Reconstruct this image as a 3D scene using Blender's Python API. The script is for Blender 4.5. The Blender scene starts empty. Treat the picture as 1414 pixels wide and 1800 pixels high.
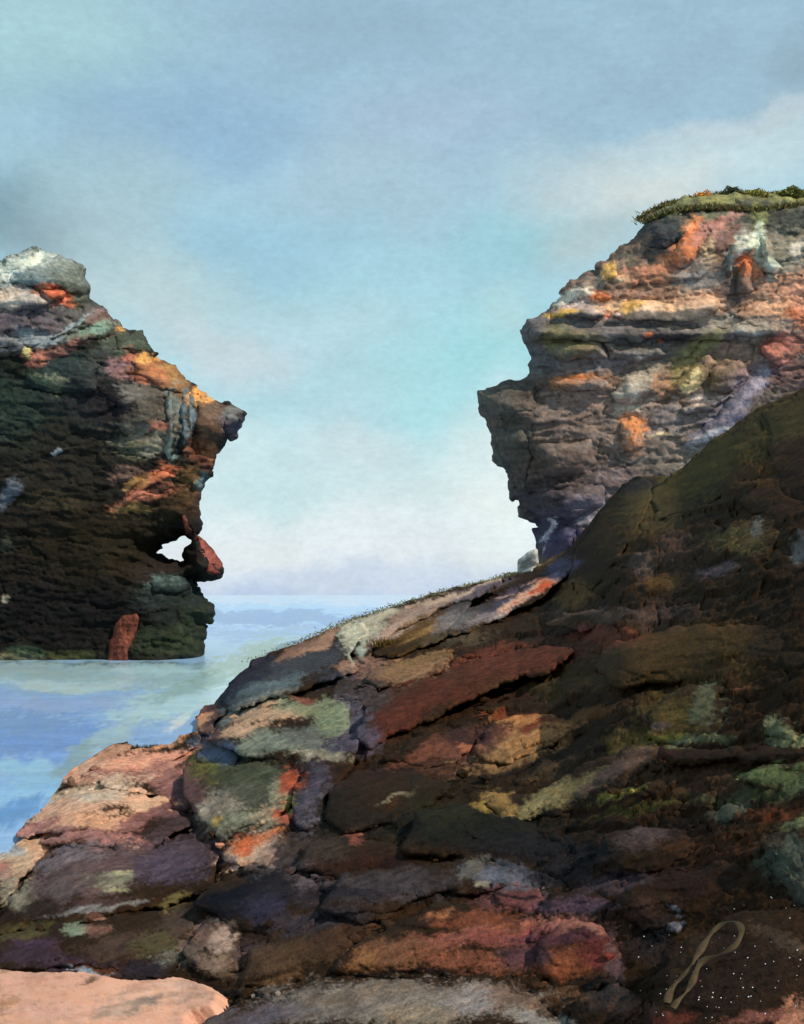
import bpy, math, random
import numpy as np
from mathutils import Vector
random.seed(4); rng = np.random.default_rng(7)
scene = bpy.context.scene

# ------------------------------------------------------------------ camera
F, CX, HZ, CAMZ = 1900.0, 707.0, 1045.0, 6.0        # focal length / centre / horizon of the 1414x1800 frame; eye height (m)
cam_d = bpy.data.cameras.new('camera'); cam = bpy.data.objects.new('camera', cam_d)
scene.collection.objects.link(cam); scene.camera = cam
cam.location = (0, 0, CAMZ); cam.rotation_euler = (math.radians(90), 0, 0)
cam_d.sensor_fit = 'VERTICAL'; cam_d.sensor_height = 36; cam_d.lens = 36*F/1800
cam_d.shift_y = (HZ-900)/1800
cam_d.clip_start = .1; cam_d.clip_end = 20000

# ------------------------------------------------------------------ light and sky
SUN = Vector((.60, -.50, .72)).normalized()
sun_d = bpy.data.lights.new('sun', 'SUN'); sun_d.energy = 4.0; sun_d.angle = math.radians(.6); sun_d.color = (1, .93, .82)
sun = bpy.data.objects.new('sun', sun_d); scene.collection.objects.link(sun)
sun.rotation_euler = SUN.to_track_quat('Z', 'Y').to_euler()
scene.view_settings.view_transform = 'Standard'; scene.view_settings.look = 'None'
scene.view_settings.exposure = 0; scene.view_settings.gamma = 1; scene.view_settings.use_curve_mapping = False

def lin(c):
    c = np.asarray(c, float)/255.
    return np.where(c <= .04045, c/12.92, ((c+.055)/1.055)**2.4)
def L4(c, k=1.): return tuple(float(v)*k for v in lin(c)) + (1,)

world = bpy.data.worlds.new('World'); scene.world = world; world.use_nodes = True
nt = world.node_tree; nt.nodes.clear(); N, K = nt.nodes.new, nt.links.new
out = N('ShaderNodeOutputWorld')
sky = N('ShaderNodeTexSky'); sky.sky_type = 'NISHITA'; sky.sun_disc = False
sky.sun_elevation = math.asin(SUN.z); sky.sun_rotation = math.atan2(SUN.x, SUN.y)
bg1 = N('ShaderNodeBackground'); bg1.inputs[1].default_value = .1; K(sky.outputs[0], bg1.inputs[0])
tc = N('ShaderNodeTexCoord')
nz = N('ShaderNodeTexNoise'); nz.inputs['Scale'].default_value = 7; nz.inputs['Detail'].default_value = 6; nz.inputs['Roughness'].default_value = .62
K(tc.outputs['Generated'], nz.inputs['Vector'])
sb = N('ShaderNodeVectorMath'); sb.operation = 'SUBTRACT'; sb.inputs[1].default_value = (.5, .5, .5); K(nz.outputs['Color'], sb.inputs[0])
sc_ = N('ShaderNodeVectorMath'); sc_.operation = 'SCALE'; sc_.inputs['Scale'].default_value = .10; K(sb.outputs[0], sc_.inputs[0])
wv = N('ShaderNodeVectorMath'); wv.operation = 'ADD'; K(tc.outputs['Generated'], wv.inputs[0]); K(sc_.outputs[0], wv.inputs[1])
sep = N('ShaderNodeSeparateXYZ'); K(wv.outputs[0], sep.inputs[0])
ramp = N('ShaderNodeValToRGB'); K(sep.outputs['Z'], ramp.inputs[0])
stops = [(0.0, (194, 210, 232)), (.035, (222, 231, 236)), (.09, (208, 229, 232)), (.17, (176, 218, 226)), (.27, (168, 210, 222)), (.38, (162, 198, 216)), (.52, (156, 190, 208)), (1, (128, 160, 190))]
e = ramp.color_ramp.elements
e[0].position, e[0].color = stops[0][0], L4(stops[0][1]); e[1].position, e[1].color = stops[-1][0], L4(stops[-1][1])
for p, c in stops[1:-1]:
    q = e.new(p); q.color = L4(c)
col = ramp.outputs[0]
# soft cloud patches: (px, py, rx, ry, rgb, opacity); each is a direction in the sky
CLOUDS = [
 (1180, 110, 420, 130, (154, 184, 202), .6), (1410, 150, 90, 70, (140, 162, 176), .5), (60, 60, 260, 130, (172, 212, 216), .8),
 (300, 190, 260, 80, (142, 178, 208), .7), (620, 60, 300, 70, (150, 180, 200), .6), (760, 240, 200, 70, (168, 188, 210), .6),
 (70, 290, 100, 50, (152, 186, 194), .4), (40, 400, 110, 80, (104, 144, 162), .9), (230, 290, 110, 90, (165, 195, 205), .7),
 (1290, 285, 260, 60, (206, 226, 228), .7), (1060, 330, 170, 70, (205, 218, 218), .7), (1330, 225, 220, 22, (200, 212, 216), .5),
 (930, 420, 160, 60, (156, 206, 216), .8), (420, 440, 210, 60, (156, 198, 218), .7), (640, 330, 180, 60, (172, 196, 210), .6),
 (150, 440, 160, 110, (176, 194, 196), .55), (280, 540, 190, 60, (186, 206, 208), .7), (560, 590, 170, 60, (186, 214, 222), .6),
 (860, 620, 130, 90, (162, 218, 224), .9), (740, 735, 110, 80, (164, 222, 226), .9), (900, 800, 60, 130, (222, 240, 240), .7), (880, 930, 70, 70, (236, 246, 244), .8), (420, 880, 70, 110, (212, 232, 234), .6), (430, 640, 100, 60, (204, 216, 222), .7),
 (350, 600, 120, 50, (198, 212, 216), .6), (640, 720, 160, 60, (182, 214, 224), .6), (640, 800, 150, 50, (205, 222, 226), .7),
 (480, 860, 130, 70, (196, 224, 228), .8), (880, 880, 110, 120, (228, 240, 238), .9), (640, 950, 260, 50, (224, 234, 238), .9),
 (450, 960, 90, 40, (222, 230, 234), .7), (540, 1010, 220, 28, (200, 214, 232), .9), (430, 1035, 150, 22, (184, 204, 230), .9),
 (1050, 430, 100, 60, (188, 200, 198), .6), (1150, 340, 90, 40, (214, 222, 218), .7), (880, 560, 60, 60, (190, 220, 220), .5)]
for px, py, rx, ry, c, op in CLOUDS:
    d = Vector(((px-CX)/F, 1, (HZ-py)/F)); s = d.length; d.normalize()
    a = N('ShaderNodeVectorMath'); a.operation = 'SUBTRACT'; a.inputs[1].default_value = d; K(wv.outputs[0], a.inputs[0])
    b = N('ShaderNodeVectorMath'); b.operation = 'MULTIPLY'; b.inputs[1].default_value = (F*s/rx, F*s/max(rx, ry)*.6, F*s/ry); K(a.outputs[0], b.inputs[0])
    l = N('ShaderNodeVectorMath'); l.operation = 'LENGTH'; K(b.outputs[0], l.inputs[0])
    m = N('ShaderNodeMapRange'); m.interpolation_type = 'SMOOTHSTEP'
    m.inputs['From Min'].default_value = 1.5; m.inputs['From Max'].default_value = .15; m.inputs['To Min'].default_value = 0; m.inputs['To Max'].default_value = op
    K(l.outputs['Value'], m.inputs['Value'])
    x = N('ShaderNodeMix'); x.data_type = 'RGBA'; K(m.outputs[0], x.inputs[0]); K(col, x.inputs[6]); x.inputs[7].default_value = L4(c); col = x.outputs[2]
# streaky mottling, the same all round the sky
mp = N('ShaderNodeMapping'); mp.inputs['Scale'].default_value = (7, 7, 13); mp.inputs['Rotation'].default_value = (0, math.radians(-9), 0); K(tc.outputs['Generated'], mp.inputs[0])
n2 = N('ShaderNodeTexNoise'); n2.inputs['Scale'].default_value = 2.2; n2.inputs['Detail'].default_value = 8; n2.inputs['Roughness'].default_value = .65; K(mp.outputs[0], n2.inputs['Vector'])
mr = N('ShaderNodeMapRange'); mr.inputs['From Min'].default_value = .3; mr.inputs['From Max'].default_value = .7; mr.inputs['To Min'].default_value = .98; mr.inputs['To Max'].default_value = 1.12
K(n2.outputs['Fac'], mr.inputs['Value'])
n4 = N('ShaderNodeTexNoise'); n4.inputs['Scale'].default_value = 16; n4.inputs['Detail'].default_value = 7; n4.inputs['Roughness'].default_value = .7; K(mp.outputs[0], n4.inputs['Vector'])
m4 = N('ShaderNodeMapRange'); m4.inputs['From Min'].default_value = .3; m4.inputs['From Max'].default_value = .7; m4.inputs['To Min'].default_value = .935; m4.inputs['To Max'].default_value = 1.065; K(n4.outputs['Fac'], m4.inputs['Value'])
mm = N('ShaderNodeMath'); mm.operation = 'MULTIPLY'; K(mr.outputs[0], mm.inputs[0]); K(m4.outputs[0], mm.inputs[1]); mr = mm
ms = N('ShaderNodeVectorMath'); ms.operation = 'SCALE'; K(col, ms.inputs[0]); K(mr.outputs[0], ms.inputs['Scale'])
bg2 = N('ShaderNodeBackground'); K(ms.outputs[0], bg2.inputs[0])
mx = N('ShaderNodeMixShader'); mx.inputs[0].default_value = .94; K(bg1.outputs[0], mx.inputs[1]); K(bg2.outputs[0], mx.inputs[2]); K(mx.outputs[0], out.inputs[0])

# ------------------------------------------------------------------ noise
_perm = rng.random((256, 256))
def vnoise(x, y):
    xi, yi = np.floor(x).astype(int), np.floor(y).astype(int); fx, fy = x-xi, y-yi
    fx = fx*fx*fx*(fx*(fx*6-15)+10); fy = fy*fy*fy*(fy*(fy*6-15)+10)
    g = lambda a, b: _perm[a % 256, b % 256]
    return (g(xi, yi)*(1-fx)+g(xi+1, yi)*fx)*(1-fy) + (g(xi, yi+1)*(1-fx)+g(xi+1, yi+1)*fx)*fy - .5
def fbm(x, y, o=4, r=.5):
    s = 0; a = 1
    for k in range(o): s = s+a*vnoise(x+17.3*k, y-9.1*k); x = x*2.03; y = y*2.03; a *= r
    return s
def rot(x, y, deg):
    c, s = math.cos(math.radians(deg)), math.sin(math.radians(deg)); return x*c-y*s, x*s+y*c
def worley(x, y):
    xi, yi = np.floor(x), np.floor(y); d1 = np.full(x.shape, 9.); d2 = d1.copy(); v = np.zeros(x.shape); gx = v.copy(); gy = v.copy()
    for a in (-1, 0, 1):
        for b in (-1, 0, 1):
            i, j = (xi+a).astype(int), (yi+b).astype(int)
            cx = i+_perm[i % 256, j % 256]; cy = j+_perm[(i+71) % 256, (j+33) % 256]
            d = np.hypot(x-cx, y-cy); nearer = d < d1
            d2 = np.where(nearer, d1, np.minimum(d2, d)); d1 = np.where(nearer, d, d1)
            v = np.where(nearer, _perm[(i+5) % 256, (j+91) % 256]-.5, v); gx = np.where(nearer, x-cx, gx); gy = np.where(nearer, y-cy, gy)
    return v, gx, gy, d2-d1

# ------------------------------------------------------------------ rock colours (lichen, iron stain, clay, slate) with sunlit and shaded areas painted in
#  strokes: (cx, cy, half length, half width, angle up to the right, rgb, opacity)
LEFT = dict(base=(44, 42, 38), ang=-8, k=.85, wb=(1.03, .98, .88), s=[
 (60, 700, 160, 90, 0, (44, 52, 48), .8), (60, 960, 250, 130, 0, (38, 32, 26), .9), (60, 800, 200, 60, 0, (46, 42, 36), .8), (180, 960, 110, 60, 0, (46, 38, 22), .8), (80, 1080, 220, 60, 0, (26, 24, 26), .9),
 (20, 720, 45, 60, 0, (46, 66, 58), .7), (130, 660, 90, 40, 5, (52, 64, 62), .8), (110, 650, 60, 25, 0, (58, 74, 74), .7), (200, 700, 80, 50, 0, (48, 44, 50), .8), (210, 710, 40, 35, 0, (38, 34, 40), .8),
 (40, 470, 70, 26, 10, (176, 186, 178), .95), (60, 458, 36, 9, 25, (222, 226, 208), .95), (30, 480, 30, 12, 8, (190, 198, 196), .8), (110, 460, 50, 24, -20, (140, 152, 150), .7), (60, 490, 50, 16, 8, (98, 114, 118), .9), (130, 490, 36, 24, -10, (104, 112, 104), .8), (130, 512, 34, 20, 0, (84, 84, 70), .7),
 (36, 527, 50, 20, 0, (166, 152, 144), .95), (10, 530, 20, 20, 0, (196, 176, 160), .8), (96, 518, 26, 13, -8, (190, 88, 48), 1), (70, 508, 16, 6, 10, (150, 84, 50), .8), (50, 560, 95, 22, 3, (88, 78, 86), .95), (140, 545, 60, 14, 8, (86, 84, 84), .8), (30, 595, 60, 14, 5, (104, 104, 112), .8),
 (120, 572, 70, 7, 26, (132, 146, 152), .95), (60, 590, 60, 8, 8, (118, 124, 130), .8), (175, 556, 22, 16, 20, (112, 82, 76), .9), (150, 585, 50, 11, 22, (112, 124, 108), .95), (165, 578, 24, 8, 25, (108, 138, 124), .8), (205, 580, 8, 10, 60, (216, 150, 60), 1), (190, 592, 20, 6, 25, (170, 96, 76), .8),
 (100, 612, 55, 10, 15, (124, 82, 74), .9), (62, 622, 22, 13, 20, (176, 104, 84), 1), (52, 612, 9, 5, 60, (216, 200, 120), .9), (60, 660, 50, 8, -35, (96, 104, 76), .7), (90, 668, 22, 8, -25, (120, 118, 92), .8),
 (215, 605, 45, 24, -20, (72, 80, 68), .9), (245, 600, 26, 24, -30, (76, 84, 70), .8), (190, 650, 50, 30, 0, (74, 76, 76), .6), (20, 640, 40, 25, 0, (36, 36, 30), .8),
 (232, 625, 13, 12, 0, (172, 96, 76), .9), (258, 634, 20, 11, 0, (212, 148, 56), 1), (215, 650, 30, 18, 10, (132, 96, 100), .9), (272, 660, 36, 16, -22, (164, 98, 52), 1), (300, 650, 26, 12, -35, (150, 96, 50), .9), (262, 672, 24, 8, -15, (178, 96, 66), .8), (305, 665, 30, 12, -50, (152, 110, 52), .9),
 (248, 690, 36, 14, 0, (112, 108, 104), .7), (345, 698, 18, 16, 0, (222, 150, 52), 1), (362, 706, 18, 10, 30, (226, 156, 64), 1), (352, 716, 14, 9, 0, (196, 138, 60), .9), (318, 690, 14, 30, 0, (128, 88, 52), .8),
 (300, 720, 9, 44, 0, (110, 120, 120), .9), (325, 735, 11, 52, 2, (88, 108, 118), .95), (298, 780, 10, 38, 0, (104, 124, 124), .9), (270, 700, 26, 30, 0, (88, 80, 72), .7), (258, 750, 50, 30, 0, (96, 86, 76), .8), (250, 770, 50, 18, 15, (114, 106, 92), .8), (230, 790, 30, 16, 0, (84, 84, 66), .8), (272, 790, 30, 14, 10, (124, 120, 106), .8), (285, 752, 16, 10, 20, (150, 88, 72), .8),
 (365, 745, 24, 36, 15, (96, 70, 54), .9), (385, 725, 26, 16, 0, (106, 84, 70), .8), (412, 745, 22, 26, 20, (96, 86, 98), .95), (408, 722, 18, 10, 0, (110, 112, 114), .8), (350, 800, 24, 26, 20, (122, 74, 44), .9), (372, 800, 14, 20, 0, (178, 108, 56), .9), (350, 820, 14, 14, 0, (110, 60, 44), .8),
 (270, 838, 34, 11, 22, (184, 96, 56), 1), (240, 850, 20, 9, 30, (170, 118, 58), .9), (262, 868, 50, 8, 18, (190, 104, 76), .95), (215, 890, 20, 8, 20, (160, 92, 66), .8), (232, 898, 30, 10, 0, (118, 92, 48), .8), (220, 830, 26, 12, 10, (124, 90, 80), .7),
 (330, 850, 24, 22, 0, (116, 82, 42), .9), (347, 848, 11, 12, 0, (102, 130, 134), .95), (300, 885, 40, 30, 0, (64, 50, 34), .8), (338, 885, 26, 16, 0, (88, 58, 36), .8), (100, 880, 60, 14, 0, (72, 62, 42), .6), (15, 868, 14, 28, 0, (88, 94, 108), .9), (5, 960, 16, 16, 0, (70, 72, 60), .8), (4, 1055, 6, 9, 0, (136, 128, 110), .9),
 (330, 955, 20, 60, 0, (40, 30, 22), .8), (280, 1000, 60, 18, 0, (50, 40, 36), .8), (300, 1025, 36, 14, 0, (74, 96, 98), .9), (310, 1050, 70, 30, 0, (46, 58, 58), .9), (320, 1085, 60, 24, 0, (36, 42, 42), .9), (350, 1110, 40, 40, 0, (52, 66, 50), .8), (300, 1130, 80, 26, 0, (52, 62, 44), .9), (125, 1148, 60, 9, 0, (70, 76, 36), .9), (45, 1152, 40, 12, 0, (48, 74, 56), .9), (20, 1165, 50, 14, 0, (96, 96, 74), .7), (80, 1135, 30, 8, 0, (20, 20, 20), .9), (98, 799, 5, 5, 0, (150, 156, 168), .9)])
RIGHT = dict(base=(84, 76, 74), ang=4, k=.60, wb=(1.10, .97, .80), s=[
 (1240, 470, 220, 80, 10, (122, 92, 76), .85), (1300, 540, 150, 40, 0, (134, 102, 84), .8),
 (1300, 350, 200, 16, 2, (110, 112, 66), .95), (1180, 372, 50, 12, 30, (92, 100, 66), .95), (1330, 380, 160, 24, 0, (62, 66, 62), .9), (1150, 420, 60, 30, 30, (58, 62, 68), .95), (1175, 410, 40, 30, 0, (46, 50, 58), .9), (1380, 388, 60, 22, 0, (54, 58, 56), .9), (1250, 385, 50, 14, 10, (96, 104, 80), .7), (1340, 385, 16, 22, 0, (100, 106, 60), .8),
 (1100, 460, 60, 22, 40, (104, 84, 72), .9), (1040, 500, 50, 16, 35, (112, 104, 100), .8), (1070, 480, 20, 11, 20, (222, 168, 68), 1), (1115, 465, 20, 14, 0, (140, 116, 96), .8), (1115, 488, 26, 6, 10, (190, 172, 140), .7), (1140, 480, 40, 14, 15, (150, 98, 76), .9), (1190, 450, 40, 20, 50, (156, 98, 66), .9), (1212, 425, 44, 18, 70, (178, 98, 44), 1), (1215, 405, 18, 14, 0, (182, 108, 62), .9), (1250, 400, 50, 14, 35, (140, 96, 92), .9), (1265, 425, 34, 10, 35, (98, 72, 76), .8),
 (1245, 450, 10, 30, -8, (160, 140, 112), .8), (1225, 490, 34, 34, 20, (100, 100, 104), .9), (1290, 450, 12, 46, -30, (122, 134, 136), .9), (1310, 430, 30, 12, 30, (150, 156, 150), .8), (1342, 425, 14, 26, 0, (160, 176, 166), 1), (1352, 465, 24, 22, 0, (150, 166, 156), .95), (1310, 475, 14, 30, 30, (150, 88, 54), .9), (1316, 462, 10, 12, 0, (178, 92, 44), .9), (1300, 510, 30, 22, 0, (102, 84, 76), .9), (1390, 440, 40, 40, 0, (108, 108, 98), .9), (1405, 440, 12, 20, 0, (170, 160, 150), .8), (1280, 500, 14, 40, 20, (70, 66, 68), .8),
 (1390, 530, 60, 40, 20, (166, 118, 96), .95), (1360, 540, 40, 24, 0, (176, 134, 106), .8), (1405, 560, 24, 24, 0, (160, 88, 56), .9),
 (1054, 523, 24, 14, 0, (168, 88, 38), 1), (1000, 520, 40, 10, 10, (186, 180, 170), .9), (1030, 545, 70, 12, -3, (156, 138, 136), .95), (984, 549, 20, 7, 0, (214, 168, 60), 1), (1072, 553, 11, 8, 0, (190, 84, 44), 1), (1100, 520, 40, 12, 10, (150, 112, 96), .8), (1140, 545, 80, 17, -4, (206, 164, 124), 1), (1105, 542, 17, 14, 0, (220, 168, 70), 1), (1150, 555, 60, 9, 0, (226, 186, 156), .9), (1235, 530, 40, 18, -5, (168, 134, 112), .95), (1215, 555, 30, 14, 0, (212, 178, 150), .8), (1080, 560, 20, 5, 0, (225, 190, 180), .8),
 (950, 600, 60, 40, 0, (82, 78, 84), .9), (1080, 575, 180, 16, -2, (82, 80, 86), .95), (1290, 572, 100, 18, -4, (118, 116, 114), .9), (985, 600, 30, 34, 0, (98, 92, 58), .9), (1030, 610, 40, 24, 0, (94, 86, 62), .9), (1110, 610, 60, 24, 0, (92, 88, 88), .9), (1180, 595, 50, 9, 8, (50, 46, 50), .95), (1148, 596, 7, 5, 0, (180, 92, 52), 1), (940, 640, 60, 20, 8, (84, 84, 92), .9), (1060, 640, 60, 20, 5, (94, 88, 94), .8),
 (1225, 620, 50, 20, 35, (100, 98, 62), .95), (1200, 660, 40, 24, 30, (116, 104, 66), .9), (1216, 672, 26, 14, 45, (206, 182, 128), 1), (1235, 660, 22, 10, 30, (178, 160, 100), .9), (1265, 655, 44, 26, 20, (96, 80, 60), .9), (1280, 625, 40, 20, 10, (118, 96, 84), .8), (1350, 612, 20, 13, 0, (178, 92, 78), 1), (1368, 632, 20, 14, 30, (180, 110, 94), .9), (1380, 610, 40, 20, 20, (142, 86, 76), .8), (1330, 660, 60, 22, 10, (104, 84, 92), .8), (1400, 660, 50, 24, 0, (92, 66, 66), .8),
 (1010, 672, 60, 13, 4, (148, 96, 56), 1), (1000, 668, 30, 7, 10, (176, 104, 48), .9), (880, 700, 50, 34, 0, (72, 70, 68), .95), (940, 690, 34, 22, 0, (60, 54, 52), .9), (850, 690, 20, 12, 0, (78, 84, 80), .8), (1060, 700, 100, 24, 0, (116, 98, 94), .9), (1110, 690, 46, 24, 40, (138, 132, 124), .95), (1130, 660, 34, 16, 20, (134, 128, 120), .9), (1165, 680, 14, 30, 0, (132, 96, 72), .8), (1180, 710, 20, 16, 0, (96, 74, 56), .9), (1225, 712, 50, 8, 18, (150, 138, 138), .95),
 (1300, 700, 50, 20, 50, (108, 104, 124), 1), (1270, 740, 60, 24, 40, (96, 92, 112), 1), (1250, 770, 44, 8, 30, (146, 146, 160), .95), (1330, 670, 24, 14, 70, (118, 112, 132), .9), (1180, 740, 50, 30, 0, (108, 100, 104), .8),
 (1108, 760, 26, 34, 0, (166, 108, 66), .95), (1112, 765, 15, 24, 0, (194, 112, 44), 1), (1060, 770, 50, 24, 0, (128, 110, 102), .85), (1000, 760, 80, 40, 0, (96, 84, 82), .9), (1160, 768, 22, 5, 5, (170, 156, 124), .8), (1180, 800, 60, 24, 0, (100, 92, 88), .8),
 (900, 790, 40, 60, -10, (72, 72, 70), .95), (930, 830, 40, 50, 0, (70, 64, 60), .9), (1010, 830, 80, 36, 0, (78, 66, 66), .9), (1060, 860, 60, 30, 30, (88, 78, 84), .9), (960, 880, 60, 44, 0, (58, 52, 60), .95), (1010, 900, 60, 24, 10, (76, 70, 86), .8), (970, 940, 60, 34, 0, (52, 50, 72), 1), (1000, 960, 60, 24, 0, (66, 62, 90), .9), (1060, 900, 44, 8, 28, (112, 108, 124), .9), (968, 945, 5, 22, -12, (150, 150, 176), .9), (972, 920, 4, 12, 20, (150, 150, 176), .9)])
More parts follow.
